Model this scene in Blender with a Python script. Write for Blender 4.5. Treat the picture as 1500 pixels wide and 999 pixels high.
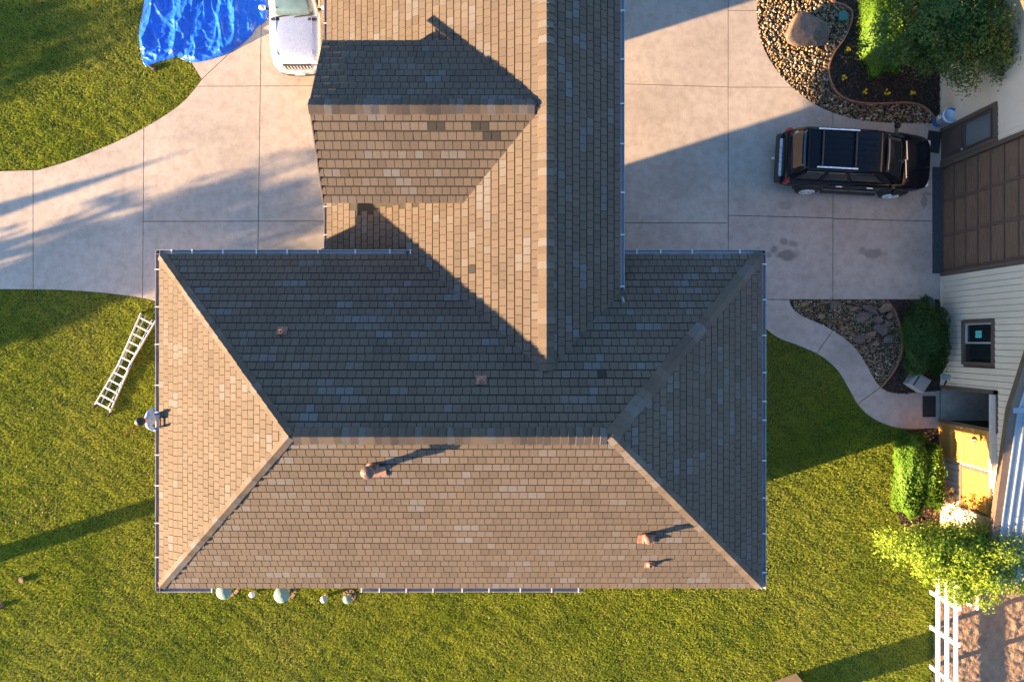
import bpy, bmesh, math, random
import numpy as np
from mathutils import Vector, Matrix

for o in list(bpy.data.objects):
    bpy.data.objects.remove(o, do_unlink=True)
S = bpy.context.scene
COL = S.collection
R = math.radians
random.seed(7)
RNG = np.random.default_rng(11)

# ------------------------------------------------------------------ camera
H, F = 21.0, 900.0                       # flying height, focal length in px of a 1500 px wide picture
cam = bpy.data.cameras.new('camera')
cam.sensor_width = 36.0
cam.lens = F / 1500.0 * 36.0
cam.clip_end = 5000
cam_o = bpy.data.objects.new('camera', cam)
cam_o.location = (0, 0, H)
cam_o.rotation_euler = (0, 0, 0)
COL.objects.link(cam_o)
S.camera = cam_o

# ------------------------------------------------------------------ sky, sun, exposure
AZ, EL = R(17.5), R(8.5)                 # light travels towards +X, a little +Y, and down
toward = Vector((math.cos(AZ)*math.cos(EL), math.sin(AZ)*math.cos(EL), -math.sin(EL)))
W = bpy.data.worlds.new('World'); S.world = W; W.use_nodes = True
wn = W.node_tree.nodes; wl = W.node_tree.links
bg = wn.get('Background') or wn.new('ShaderNodeBackground')
sky = wn.new('ShaderNodeTexSky'); sky.sky_type = 'NISHITA'; sky.sun_disc = False
sky.sun_elevation = EL
sky.sun_rotation = math.atan2(-toward.x, -toward.y) % (2*math.pi)
sky.air_density = 1.0; sky.dust_density = 0.4; sky.ozone_density = 3.0
wl.new(sky.outputs[0], bg.inputs['Color'])
bg.inputs['Strength'].default_value = 0.076
sl = bpy.data.lights.new('sun', 'SUN'); sl.energy = 5.0; sl.angle = R(0.55); sl.color = (1.0, 0.68, 0.36)
so = bpy.data.objects.new('sun', sl); so.rotation_euler = toward.to_track_quat('-Z', 'Y').to_euler()
so.location = (-40, -12, 12); COL.objects.link(so)
S.view_settings.view_transform = 'Standard'
S.view_settings.look = 'None'
S.view_settings.exposure = 3.2
S.view_settings.gamma = 1.0
S.view_settings.use_curve_mapping = False
S.render.engine = 'CYCLES'

# ------------------------------------------------------------------ helpers
def P(px, py, h=0.0):
    """photograph pixel (1500 x 999) and height above ground -> world point"""
    k = (H - h) / F
    return Vector(((px - 750.0) * k, (499.5 - py) * k, h))
def P2(px, py, h=0.0):
    v = P(px, py, h); return (v.x, v.y)

def tag(o, label=None, cat=None, group=None, kind=None):
    if label: o['label'] = label
    if cat: o['category'] = cat
    if group: o['group'] = group
    if kind: o['kind'] = kind
    return o
def thing(name, label, cat, loc=(0, 0, 0), rz=0.0, group=None):
    o = bpy.data.objects.new(name, None); COL.objects.link(o)
    o.empty_display_size = 0.2
    o.location = loc; o.rotation_euler = (0, 0, rz)
    o['_org'] = [loc[0], loc[1], loc[2]]
    return tag(o, label, cat, group)
def org(o):
    if o is None: return Vector((0, 0, 0))
    if '_org' in o: return Vector(o['_org'])
    return org(o.parent)
def link(name, me, mat, parent=None):
    o = bpy.data.objects.new(name, me); COL.objects.link(o)
    if mat is not None and not me.materials: me.materials.append(mat)
    if parent is not None: o.parent = parent
    return o

class MB:
    """collects geometry; build() makes ONE mesh object"""
    def __init__(s): s.v = []; s.f = []; s.tone = []
    def add(s, vs, fs, tone=None):
        b = len(s.v); s.v += [tuple(v) for v in vs]; s.f += [tuple(i + b for i in f) for f in fs]
        if tone is not None: s.tone += [tone]*len(fs)
        return s
    def box(s, a, b, M=None):
        (x0, y0, z0), (x1, y1, z1) = a, b
        vs = [Vector(p) for p in ((x0,y0,z0),(x1,y0,z0),(x1,y1,z0),(x0,y1,z0),(x0,y0,z1),(x1,y0,z1),(x1,y1,z1),(x0,y1,z1))]
        if M is not None: vs = [M @ v for v in vs]
        return s.add(vs, ((0,3,2,1),(4,5,6,7),(0,1,5,4),(1,2,6,5),(2,3,7,6),(3,0,4,7)))
    def bar(s, a, b, w, t, up=(0,0,1)):
        """rectangular bar from a to b, width w (sideways), thickness t (along up)"""
        a = Vector(a); b = Vector(b); d = (b-a).normalized(); up = Vector(up)
        sd = d.cross(up)
        if sd.length < 1e-5: sd = d.cross(Vector((1,0,0)))
        sd.normalize(); u = sd.cross(d).normalized()
        q = [(-1,-1),(1,-1),(1,1),(-1,1)]
        vs = [p + sd*(i*w/2) + u*(j*t/2) for p in (a, b) for i, j in q]
        return s.add(vs, ((0,3,2,1),(4,5,6,7),(0,1,5,4),(1,2,6,5),(2,3,7,6),(3,0,4,7)))
    def tube(s, pts, rad, n=8, caps=True):
        pts = [Vector(p) for p in pts]
        if not hasattr(rad, '__len__'): rad = [rad]*len(pts)
        rings = []
        for i, p in enumerate(pts):
            d = (pts[min(i+1, len(pts)-1)] - pts[max(i-1, 0)]).normalized()
            x = d.cross(Vector((0,0,1)))
            if x.length < 1e-3: x = d.cross(Vector((1,0,0)))
            x.normalize(); y = d.cross(x)
            rings.append([p + (x*math.cos(2*math.pi*k/n) + y*math.sin(2*math.pi*k/n))*rad[i] for k in range(n)])
        vs = [v for r in rings for v in r]; fs = []
        for i in range(len(pts)-1):
            for k in range(n):
                fs.append((i*n+k, i*n+(k+1)%n, (i+1)*n+(k+1)%n, (i+1)*n+k))
        if caps:
            fs.append(tuple(range(n))); fs.append(tuple((len(pts)-1)*n + k for k in reversed(range(n))))
        return s.add(vs, fs)
    def lathe(s, prof, c=(0,0,0), n=20, M=None):
        """prof: list of (r, z)"""
        vs = []; fs = []
        for r, z in prof:
            for k in range(n):
                a = 2*math.pi*k/n
                v = Vector((r*math.cos(a), r*math.sin(a), z))
                if M is not None: v = M @ v
                vs.append(v + Vector(c))
        for i in range(len(prof)-1):
            for k in range(n):
                fs.append((i*n+k, i*n+(k+1)%n, (i+1)*n+(k+1)%n, (i+1)*n+k))
        if prof[0][0] > 1e-4: fs.append(tuple(reversed(range(n))))
        if prof[-1][0] > 1e-4: fs.append(tuple((len(prof)-1)*n + k for k in range(n)))
        return s.add(vs, fs)
    def prism(s, poly, z0, z1):
        """vertical prism of a plan polygon"""
        n = len(poly)
        a = sum(poly[i][0]*poly[(i+1)%n][1] - poly[(i+1)%n][0]*poly[i][1] for i in range(n))
        if a < 0: poly = poly[::-1]
        vs = [(p[0], p[1], z0) for p in poly] + [(p[0], p[1], z1) for p in poly]
        fs = [tuple(reversed(range(n))), tuple(range(n, 2*n))]
        fs += [(i, (i+1)%n, n+(i+1)%n, n+i) for i in range(n)]
        return s.add(vs, fs)
    def sheet(s, pts, n, t):
        """planar polygon pts thickened by t along -n"""
        n = Vector(n).normalized(); pts = [Vector(p) for p in pts]; k = len(pts)
        vs = pts + [p - n*t for p in pts]
        fs = [tuple(range(k)), tuple(k + i for i in reversed(range(k)))]
        fs += [(i, k+i, k+(i+1)%k, (i+1)%k) for i in range(k)]
        return s.add(vs, fs)
    def mesh(s, name, o=Vector((0,0,0)), smooth=False):
        me = bpy.data.meshes.new(name)
        me.from_pydata([(v[0]-o.x, v[1]-o.y, v[2]-o.z) for v in s.v], [], s.f)
        if s.tone:
            at = me.attributes.new('tone', 'FLOAT', 'FACE'); at.data.foreach_set('value', np.array(s.tone, dtype=np.float32))
        bm = bmesh.new(); bm.from_mesh(me); bmesh.ops.recalc_face_normals(bm, faces=bm.faces)
        big = [f for f in bm.faces if len(f.verts) > 4]
        if big: bmesh.ops.triangulate(bm, faces=big)
        bm.to_mesh(me); bm.free()
        if smooth: me.polygons.foreach_set('use_smooth', [True]*len(me.polygons))
        return me
    def build(s, name, mat, parent=None, smooth=False, bevel=0.0, local=False, sub=0, auto=None):
        o = Vector((0,0,0)) if (local or parent is None) else org(parent)
        ob = link(name, s.mesh(name, o, smooth), mat, parent)
        if bevel > 0:
            m = ob.modifiers.new('bevel', 'BEVEL'); m.width = bevel; m.segments = 2; m.limit_method = 'ANGLE'; m.angle_limit = R(35)
        if sub:
            m = ob.modifiers.new('sub', 'SUBSURF'); m.levels = sub; m.render_levels = sub
        return ob

def np_mesh(name, verts, faces, k, mat, attrs=None, parent=None, smooth=False, normals_ok=True):
    """fast mesh from numpy arrays; faces (n,k)"""
    me = bpy.data.meshes.new(name)
    n = len(faces)
    me.vertices.add(len(verts)); me.vertices.foreach_set('co', np.ascontiguousarray(verts, dtype=np.float32).ravel())
    me.loops.add(n*k); me.loops.foreach_set('vertex_index', np.ascontiguousarray(faces, dtype=np.int32).ravel())
    me.polygons.add(n); me.polygons.foreach_set('loop_start', np.arange(0, n*k, k, dtype=np.int32))
    if smooth: me.polygons.foreach_set('use_smooth', np.ones(n, dtype=bool))
    for nm, (dom, val) in (attrs or {}).items():
        at = me.attributes.new(nm, 'FLOAT', dom); at.data.foreach_set('value', np.ascontiguousarray(val, dtype=np.float32))
    me.update(calc_edges=True)
    return link(name, me, mat, parent)

def inpoly(x, y, poly):
    """vectorised point in polygon"""
    x = np.asarray(x); y = np.asarray(y); r = np.zeros(x.shape, dtype=bool); n = len(poly)
    for i in range(n):
        x0, y0 = poly[i]; x1, y1 = poly[(i+1) % n]
        c = ((y0 > y) != (y1 > y)) & (x < (x1-x0)*(y-y0)/((y1-y0) if y1 != y0 else 1e-9) + x0)
        r ^= c
    return r
def clip(poly, a, b, c):
    """keep the part of a 2-D polygon with a*x + b*y <= c"""
    out = []; n = len(poly)
    for i in range(n):
        p, q = poly[i], poly[(i+1) % n]
        dp = a*p[0]+b*p[1]-c; dq = a*q[0]+b*q[1]-c
        if dp <= 0: out.append(p)
        if (dp < 0 < dq) or (dq < 0 < dp):
            t = dp/(dp-dq); out.append((p[0]+(q[0]-p[0])*t, p[1]+(q[1]-p[1])*t))
    return out
def smooth_line(pts, n=6):
    """Catmull-Rom through plan points"""
    pts = [Vector((p[0], p[1], 0)) for p in pts]; out = []
    for i in range(len(pts)-1):
        a = pts[max(i-1,0)]; b = pts[i]; c = pts[i+1]; d = pts[min(i+2, len(pts)-1)]
        for k in range(n):
            t = k/n
            q = 0.5*((2*b) + (c-a)*t + (2*a-5*b+4*c-d)*t*t + (3*b-a-3*c+d)*t**3)
            out.append((q.x, q.y))
    out.append((pts[-1].x, pts[-1].y))
    return out

# ------------------------------------------------------------------ materials
MATS = {}
class NT:
    def __init__(s, name):
        s.m = bpy.data.materials.new(name); s.m.use_nodes = True
        s.t = s.m.node_tree; s.n = s.t.nodes; s.l = s.t.links
        s.b = s.n['Principled BSDF']; s.out = s.n['Material Output']
        s.co = s.n.new('ShaderNodeTexCoord').outputs['Object']
        s.geo = None
    def pos(s):
        if s.geo is None: s.geo = s.n.new('ShaderNodeNewGeometry')
        return s.geo.outputs['Position']
    def noise(s, scale, detail=4, rough=0.6, vec=None, dist=0.0):
        n = s.n.new('ShaderNodeTexNoise'); n.inputs['Scale'].default_value = scale
        n.inputs['Detail'].default_value = detail; n.inputs['Roughness'].default_value = rough
        n.inputs['Distortion'].default_value = dist
        s.l.new(vec if vec is not None else s.pos(), n.inputs['Vector'])
        return n.outputs[0]
    def ramp(s, fac, stops, interp='LINEAR'):
        r = s.n.new('ShaderNodeValToRGB'); e = r.color_ramp.elements; r.color_ramp.interpolation = interp
        while len(e) > 1: e.remove(e[-1])
        for i, (p, c) in enumerate(stops):
            el = e[0] if i == 0 else e.new(p)
            el.position = p; el.color = (c[0], c[1], c[2], 1) if hasattr(c, '__len__') else (c, c, c, 1)
        s.l.new(fac, r.inputs['Fac']); return r.outputs['Color']
    def mix(s, fac, a, b, mode='MIX'):
        m = s.n.new('ShaderNodeMix'); m.data_type = 'RGBA'; m.blend_type = mode
        s.put(fac, m.inputs[0]); s.put(a, m.inputs[6]); s.put(b, m.inputs[7])
        return m.outputs[2]
    def math(s, op, a, b=0.0, c=0.0):
        m = s.n.new('ShaderNodeMath'); m.operation = op
        s.put(a, m.inputs[0]); s.put(b, m.inputs[1]); s.put(c, m.inputs[2])
        return m.outputs[0]
    def put(s, v, sock):
        if isinstance(v, bpy.types.NodeSocket): s.l.new(v, sock)
        elif hasattr(v, '__len__'): sock.default_value = (v[0], v[1], v[2], 1) if len(v) == 3 else v
        else:
            try: sock.default_value = v
            except Exception: sock.default_value = (v, v, v, 1)
    def attr(s, name):
        a = s.n.new('ShaderNodeAttribute'); a.attribute_name = name; return a.outputs['Fac']
    def bump(s, h, dist=0.01, strength=1.0):
        b = s.n.new('ShaderNodeBump'); b.inputs['Strength'].default_value = strength; b.inputs['Distance'].default_value = dist
        s.l.new(h, b.inputs['Height']); s.l.new(b.outputs[0], s.b.inputs['Normal']); return s
    def set(s, **k):
        for a, v in k.items(): s.put(v, s.b.inputs[a.replace('_', ' ')])
        return s

def plain(name, col, rough=0.6, metal=0.0, var=0.12, scale=6.0, bump=0.0, coat=0.0, bscale=None, spec=None):
    """one colour with mottled wear"""
    t = NT(name)
    n = t.noise(scale, 5, 0.65)
    c0 = tuple(max(0, c*(1-var)) for c in col); c1 = tuple(min(1, c*(1+var)) for c in col)
    t.set(Base_Color=t.ramp(n, [(0.3, c0), (0.7, c1)]), Metallic=metal, Coat_Weight=coat)
    t.set(Roughness=t.ramp(n, [(0.3, max(0.02, rough-0.08)), (0.7, min(1, rough+0.08))]))
    if spec is not None: t.set(Specular_IOR_Level=spec)
    if bump > 0: t.bump(t.noise(bscale or scale*8, 4), bump)
    MATS[name] = t.m
    return t.m

def m_shingle(name, base, light, dark):
    t = NT(name)
    tone = t.attr('tone')
    c = t.ramp(tone, [(0.0, dark), (0.35, base), (0.7, tuple(b*1.12 for b in base)), (1.0, light)])
    n1 = t.noise(0.55, 4, 0.6); n2 = t.noise(38, 3, 0.7)
    c = t.mix(t.ramp(n1, [(0.35, 0.0), (0.7, 0.35)]), c, (0.088, 0.067, 0.055))
    c = t.mix(0.5, c, t.ramp(n2, [(0.3, (0.4,0.4,0.4)), (0.75, (1.0,1.0,1.0))]), 'MULTIPLY')
    t.set(Base_Color=c, Roughness=0.93, Specular_IOR_Level=0.25)
    t.bump(t.noise(160, 2), 0.004, 0.6)
    MATS[name] = t.m; return t.m
M_SH = m_shingle('asphalt_shingle', (0.101, 0.079, 0.064), (0.124, 0.117, 0.120), (0.084, 0.065, 0.054))
M_DARKSH = plain('new_dark_shingle', (0.014, 0.012, 0.012), 0.95, var=0.25, scale=40)
M_DECK = plain('roof_felt', (0.014, 0.012, 0.010), 0.95)

def m_concrete():
    t = NT('concrete')
    n1 = t.noise(0.35, 5, 0.6); n2 = t.noise(3.5, 6, 0.7); n3 = t.noise(55, 3, 0.7)
    c = t.ramp(n1, [(0.3, (0.36, 0.305, 0.265)), (0.7, (0.46, 0.395, 0.345))])
    c = t.mix(0.55, c, t.ramp(n2, [(0.34, (0.66,0.63,0.60)), (0.58, (1,1,1))]), 'MULTIPLY')
    c = t.mix(0.5, c, t.ramp(n3, [(0.3, (0.72,0.72,0.72)), (0.6, (1,1,1))]), 'MULTIPLY')
    # broom marks
    mp = t.n.new('ShaderNodeMapping'); mp.inputs['Scale'].default_value = (60, 1.2, 1); t.l.new(t.pos(), mp.inputs['Vector'])
    br = t.noise(1.0, 2, 0.5, vec=mp.outputs[0])
    c = t.mix(0.35, c, t.ramp(br, [(0.35, (0.86,0.86,0.86)), (0.65, (1,1,1))]), 'MULTIPLY')
    # stains with a shape of their own (oil spots, paw-shaped drips, scuffs)
    wob = t.noise(4.0, 4, 0.7)
    sp = t.n.new('ShaderNodeSeparateXYZ'); t.l.new(t.pos(), sp.inputs[0])
    def blob(px, py, rx, ry, amt):
        q = P(px, py)
        dx = t.math('DIVIDE', t.math('SUBTRACT', sp.outputs[0], q.x), rx)
        dy = t.math('DIVIDE', t.math('SUBTRACT', sp.outputs[1], q.y), ry)
        d = t.math('SQRT', t.math('ADD', t.math('MULTIPLY', dx, dx), t.math('MULTIPLY', dy, dy)))
        d = t.math('ADD', d, t.math('MULTIPLY', t.math('SUBTRACT', wob, 0.5), 1.3))
        return t.ramp(d, [(0.55, amt), (1.0, 0.0)])
    acc = None
    for b in ((1152,374,0.42,0.22,0.75),(1133,366,0.16,0.16,0.6),(1147,354,0.18,0.16,0.6),(1162,358,0.2,0.12,0.5),(1125,374,0.12,0.12,0.5),
              (1278,372,0.45,0.2,0.6),(1262,368,0.2,0.16,0.5),(1150,302,0.26,0.18,0.35),(1145,250,0.5,0.9,0.35),(1352,296,0.14,0.28,0.6),(1358,285,0.3,0.07,0.55),
              (330,195,1.6,0.5,0.18),(350,232,0.9,0.6,0.2),(260,205,0.5,0.4,0.15),(1000,265,1.2,0.9,0.2),(1345,372,0.9,0.8,0.25),(970,150,1.4,1.0,0.16),(120,330,1.2,0.6,0.14),(1240,520,1.0,0.6,0.22)):
        v = blob(*b); acc = v if acc is None else t.mix(1.0, acc, v, 'LIGHTEN')
    spk = t.noise(17, 2, 0.5); c = t.mix(t.ramp(spk, [(0.70, 0.0), (0.76, 0.55)]), c, (0.16, 0.13, 0.11))
    c = t.mix(acc, c, (0.13, 0.115, 0.10))
    t.set(Base_Color=c, Roughness=0.85, Specular_IOR_Level=0.3)
    t.bump(t.noise(70, 3), 0.003, 0.5)
    MATS['concrete'] = t.m; return t.m
M_CONC = m_concrete()
M_JOINT = plain('joint_filler', (0.05, 0.046, 0.042), 0.95)

def m_ground():
    t = NT('turf_soil')
    n1 = t.noise(1.2, 5, 0.7); n2 = t.noise(30, 3, 0.7)
    c = t.ramp(n1, [(0.3, (0.055, 0.075, 0.016)), (0.7, (0.095, 0.110, 0.028))])
    c = t.mix(0.5, c, t.ramp(n2, [(0.3, (0.4,0.4,0.4)), (0.7, (1.1,1.1,1.1))]), 'MULTIPLY')
    t.set(Base_Color=c, Roughness=0.95, Specular_IOR_Level=0.1)
    t.bump(n2, 0.03, 1.0)
    MATS['ground'] = t.m; return t.m
M_GROUND = m_ground()

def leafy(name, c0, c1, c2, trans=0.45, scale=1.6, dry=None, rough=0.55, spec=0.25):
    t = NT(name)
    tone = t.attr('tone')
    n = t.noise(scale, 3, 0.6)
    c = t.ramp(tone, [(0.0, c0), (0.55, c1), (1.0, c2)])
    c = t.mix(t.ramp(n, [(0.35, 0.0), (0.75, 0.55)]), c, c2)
    if dry is not None:
        big = t.noise(0.16, 4, 0.6); c = t.mix(t.ramp(big, [(0.42, 0.0), (0.68, 0.5)]), c, (0.30, 0.31, 0.075))
        dk = t.noise(0.33, 3, 0.6); c = t.mix(t.ramp(dk, [(0.35, 0.45), (0.5, 0.0)]), c, (0.10, 0.17, 0.012))
        n2 = t.noise(0.9, 5, 0.75, dist=0.6)
        c = t.mix(t.ramp(n2, [(dry[1], 0.0), (dry[1]+0.14, dry[2])]), c, dry[0])
    t.set(Base_Color=c, Roughness=rough, Specular_IOR_Level=spec)
    tr = t.n.new('ShaderNodeBsdfTranslucent'); t.l.new(t.mix(0.0, c, c), tr.inputs['Color'])
    mx = t.n.new('ShaderNodeMixShader'); mx.inputs[0].default_value = trans
    t.l.new(t.b.outputs[0], mx.inputs[1]); t.l.new(tr.outputs[0], mx.inputs[2]); t.l.new(mx.outputs[0], t.out.inputs['Surface'])
    MATS[name] = t.m; return t.m
M_GRASS = leafy('grass_blades', (0.100, 0.150, 0.010), (0.24, 0.305, 0.018), (0.39, 0.41, 0.042), 0.45, 0.8, dry=((0.36, 0.22, 0.07), 0.60, 0.7))
M_HEDGE = leafy('hedge_leaves', (0.035, 0.095, 0.010), (0.085, 0.185, 0.020), (0.16, 0.27, 0.03), 0.4)
M_TREE = leafy('dark_tree_leaves', (0.025, 0.058, 0.015), (0.045, 0.095, 0.022), (0.075, 0.135, 0.03), 0.35)
M_LIME = leafy('lime_tree_leaves', (0.09, 0.17, 0.012), (0.17, 0.275, 0.022), (0.28, 0.335, 0.04), 0.45)
M_BROWNLEAF = leafy('dry_twigs', (0.10, 0.06, 0.03), (0.16, 0.10, 0.045), (0.2, 0.14, 0.05), 0.3)
M_BARK = plain('bark', (0.14, 0.105, 0.08), 0.9, var=0.35, scale=9, bump=0.02)

M_SIDING = plain('cream_siding', (0.58, 0.465, 0.36), 0.6, var=0.06, scale=1.5)
M_TRIM = plain('brown_trim', (0.095, 0.062, 0.045), 0.55, var=0.2, scale=5)
M_GUTTER = plain('brown_gutter', (0.30, 0.275, 0.285), 0.35, metal=0.35, var=0.12, scale=3)
M_WHITE = plain('white_paint', (0.66, 0.65, 0.63), 0.45, var=0.05, scale=4)
M_ALU = plain('aluminium', (0.62, 0.61, 0.60), 0.38, metal=0.55, var=0.1, scale=12)
M_FLASH = plain('copper_painted_flashing', (0.17, 0.082, 0.062), 0.65, var=0.3, scale=14)
M_FLUE = plain('oxidised_flue_metal', (0.11, 0.062, 0.054), 0.5, metal=0.2, var=0.2, scale=10)
M_BLACK = plain('black_rubber', (0.018, 0.018, 0.019), 0.8, var=0.3, scale=14, bump=0.004)
M_GLASS = plain('dark_glass', (0.012, 0.015, 0.017), 0.06, var=0.1, spec=0.6)
M_STONE = None
# ================================================================== THE SETTING
XMIN, XMAX, YMIN, YMAX = -18.6, 17.2, -12.8, 12.8
g = MB(); g.add([(-900,-900,-0.002),(900,-900,-0.002),(900,900,-0.002),(-900,900,-0.002)], [(0,1,2,3)])
tag(g.build('ground', M_GROUND), kind='structure')

# ---- concrete driveways, split into slabs by their real joints
GAP = 0.011
def slabs(name, poly, cuts, z=0.05):
    """cuts: list of ((px,py),(px,py), optional predicate on piece centre)"""
    pieces = [poly]
    for cut in cuts:
        a = Vector(P2(*cut[0])); b = Vector(P2(*cut[1])); d = (b-a).normalized(); n = Vector((-d.y, d.x)); c = n.dot(a)
        pred = cut[2] if len(cut) > 2 else None
        new = []
        for p in pieces:
            cx = sum(q[0] for q in p)/len(p); cy = sum(q[1] for q in p)/len(p)
            if pred and not pred(cx, cy): new.append(p); continue
            l = clip(p, n.x, n.y, c-GAP); r = clip(p, -n.x, -n.y, -c-GAP)
            if len(l) > 2 and len(r) > 2: new += [l, r]
            else: new.append(p)
        pieces = new
    base = MB(); base.prism(poly, 0.0, 0.012)
    road = tag(base.build(name, M_JOINT), kind='structure')
    for i, p in enumerate(pieces):
        q = []
        for v in p:
            if not q or (abs(v[0]-q[-1][0]) + abs(v[1]-q[-1][1])) > 0.004: q.append(v)
        if len(q) < 3: continue
        s = MB(); s.prism(q, 0.012, z + random.uniform(-0.002, 0.002)); s.build('concrete_slab', M_CONC, road)
    return road

WDN = [P2(*p) for p in ((-140,256),(0,252),(58,250))] + smooth_line([P2(*p) for p in ((62,249),(110,234),(180,205),(232,177),(270,150),(297,118))], 5)
W_DRIVE = WDN + [P2(281,92), P2(287,60), P2(300,0), P2(310,-90), (2.2, 14.5), (2.2, -0.2), P2(300,462)] + \
          smooth_line([P2(*p) for p in ((268,452),(232,442),(200,435),(140,428),(60,424),(-140,424))], 4)
slabs('driveway', W_DRIVE, [((384,0),(379,340)), ((212,180),(210,440), lambda x, y: x < P(384,0).x), ((50,252),(50,424), lambda x, y: x < P(212,0).x),
      ((290,127.5),(460,127), lambda x, y: x > P(215,0).x), ((212,325),(470,324.5), lambda x, y: x > P(215,0).x and y < P(0,127).y),
      ((296,118),(345,72), lambda x, y: P(215,0).x < x < P(384,0).x and y > P(0,127).y)])
CURVE = smooth_line([P2(*p) for p in ((1112,-60),(1109,0),(1108,22),(1113,58),(1126,88),(1150,120),(1186,150),(1230,170),(1282,180),(1350,182),(1377,181))], 5)
E_DRIVE = [(2.25, 14.5)] + [(CURVE[0][0], 14.5)] + CURVE + [P2(1377,438.5)] + [P2(1122.5,438.5)] + [(2.25, P(0,438.5).y)]
slabs('driveway', E_DRIVE, [((1066,0),(1066,438)), ((1219,170),(1219,438), lambda x, y: x > P(1066,0).x),
      ((912,124),(1066,128.5), lambda x, y: x < P(1066,0).x), ((912,327),(1066,327.5), lambda x, y: x < P(1066,0).x and y < P(0,127).y),
      ((1066,316),(1219,320), lambda x, y: P(1066,0).x < x < P(1219,0).x), ((1219,321),(1376,325), lambda x, y: x > P(1219,0).x),
      ((1066,129),(1140,129), lambda x, y: P(1066,0).x < x < P(1219,0).x and y > P(0,300).y), ((1066,17),(1110,17), lambda x, y: P(1066,0).x < x < P(1219,0).x and y > P(0,200).y)])
PN = smooth_line([P2(*p) for p in ((1155,439.5),(1160,452),(1176,464),(1215,482),(1250,508),(1270,538),(1281,558),(1293,570),(1312,576),(1342,575),(1375,572))], 5)
PS = smooth_line([P2(*p) for p in ((1375,626),(1332,628),(1302,623),(1276,611),(1256,592),(1241,566),(1225,541),(1200,520),(1166,505),(1140,495),(1118,478),(1100,455))], 5)
PATH = PN + PS + [P2(1095,439.5)]
slabs('garden_path', PATH, [((1219,484),(1193,521)), ((1289,567),(1249,596))], 0.045)

# ---- planting beds
def pebble_stuff(name, poly, n, rmin, rmax, cols, z=0.02, seed=1):
    r = np.random.default_rng(seed)
    xs = [p[0] for p in poly]; ys = [p[1] for p in poly]
    x = r.uniform(min(xs), max(xs), n*4); y = r.uniform(min(ys), max(ys), n*4)
    k = inpoly(x, y, poly); x = x[k][:n]; y = y[k][:n]; n = len(x)
    ico = bmesh.new(); bmesh.ops.create_icosphere(ico, subdivisions=1, radius=1.0)
    bv = np.array([v.co[:] for v in ico.verts]); ico.verts.index_update()
    bf = np.array([[v.index for v in f.verts] for f in ico.faces]); ico.free()
    s = rmin + (rmax-rmin)*r.random(n)**2.0
    ang = r.uniform(0, 2*np.pi, n); ex = r.uniform(0.75, 1.35, n); ez = r.uniform(0.5, 0.8, n)
    V = np.repeat(bv[None], n, 0) * (1 + r.normal(0, 0.10, (n, len(bv), 1)))
    V = V * np.stack([s*ex, s, s*ez], 1)[:, None, :]
    c, sn = np.cos(ang)[:, None], np.sin(ang)[:, None]
    X = V[..., 0]*c - V[..., 1]*sn + x[:, None]; Y = V[..., 0]*sn + V[..., 1]*c + y[:, None]
    Z = V[..., 2] + z + (s*ez*r.uniform(0.3, 1.1, n))[:, None]
    verts = np.stack([X, Y, Z], -1).reshape(-1, 3)
    faces = (bf[None] + (np.arange(n)*len(bv))[:, None, None]).reshape(-1, 3)
    return np_mesh(name, verts, faces, 3, cols, {'tone': ('FACE', np.repeat(r.random(n), len(bf)))}, smooth=True)
def m_tone(name, stops, rough=0.75, nscale=30):
    t = NT(name); c = t.ramp(t.attr('tone'), stops, 'LINEAR')
    c = t.mix(0.45, c, t.ramp(t.noise(nscale, 4, 0.7), [(0.3, (0.55,0.55,0.55)), (0.7, (1.1,1.1,1.1))]), 'MULTIPLY')
    t.set(Base_Color=c, Roughness=rough); t.bump(t.noise(nscale*2, 3), 0.006, 0.5); MATS[name] = t.m; return t.m
M_PEB = m_tone('river_pebbles', [(0, (0.06,0.042,0.028)), (0.4, (0.17,0.108,0.058)), (0.75, (0.30,0.195,0.095)), (0.95, (0.36,0.29,0.21)), (1, (0.58,0.56,0.53))])
M_MULCH = m_tone('bark_mulch', [(0, (0.016,0.011,0.008)), (0.6, (0.045,0.028,0.019)), (1, (0.11,0.065,0.04))], 0.9)
M_SOIL = plain('bed_soil', (0.022, 0.016, 0.012), 0.95, var=0.4, scale=18, bump=0.02)
M_ROCK = plain('brown_sandstone', (0.20, 0.130, 0.085), 0.85, var=0.4, scale=5, bump=0.03)
M_ROCKG = plain('grey_flat_stone', (0.125, 0.092, 0.078), 0.85, var=0.4, scale=5, bump=0.03)
M_DIRT = plain('bare_dirt', (0.22, 0.140, 0.090), 0.95, var=0.28, scale=3, bump=0.06, bscale=7)

EDGE1 = smooth_line([P2(*p) for p in ((1200,-40),(1215,0),(1236,11),(1246,20),(1244,38),(1234,60),(1221,78),(1213,98),(1214,117),(1223,136),(1241,148),(1266,153),(1300,153),(1326,152),(1346,156),(1360,166),(1371,181))], 5)
EDGE2 = smooth_line([P2(*p) for p in ((1297,440),(1309,458),(1318,486),(1319,515),(1309,540),(1296,558),(1288,567))], 5)
BED1 = CURVE[:-2] + EDGE1[::-1]
MULCH1 = EDGE1 + [(14.64, EDGE1[-1][1]), (14.64, 13.2), (EDGE1[0][0], 13.2)]
n2 = len([p for p in PN if p[0] <= P(1288,0).x])
BED2 = [P2(1156,440)] + PN[:n2] + EDGE2[::-1]
MULCH2 = EDGE2 + PN[n2:] + [(14.64, P(0,573).y), (14.64, P(0,440).y)]
BED3 = smooth_line([P2(*p) for p in ((1326,629),(1319,650),(1313,690),(1311,730),(1316,760),(1326,778))], 5) + [P2(1400,800), (14.64, P(0,800).y), (14.64, P(0,628).y)]
DIRT = [P2(*p) for p in ((1372,800),(1368,870),(1366,930),(1362,1060),(1700,1060),(1700,790))]
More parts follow.
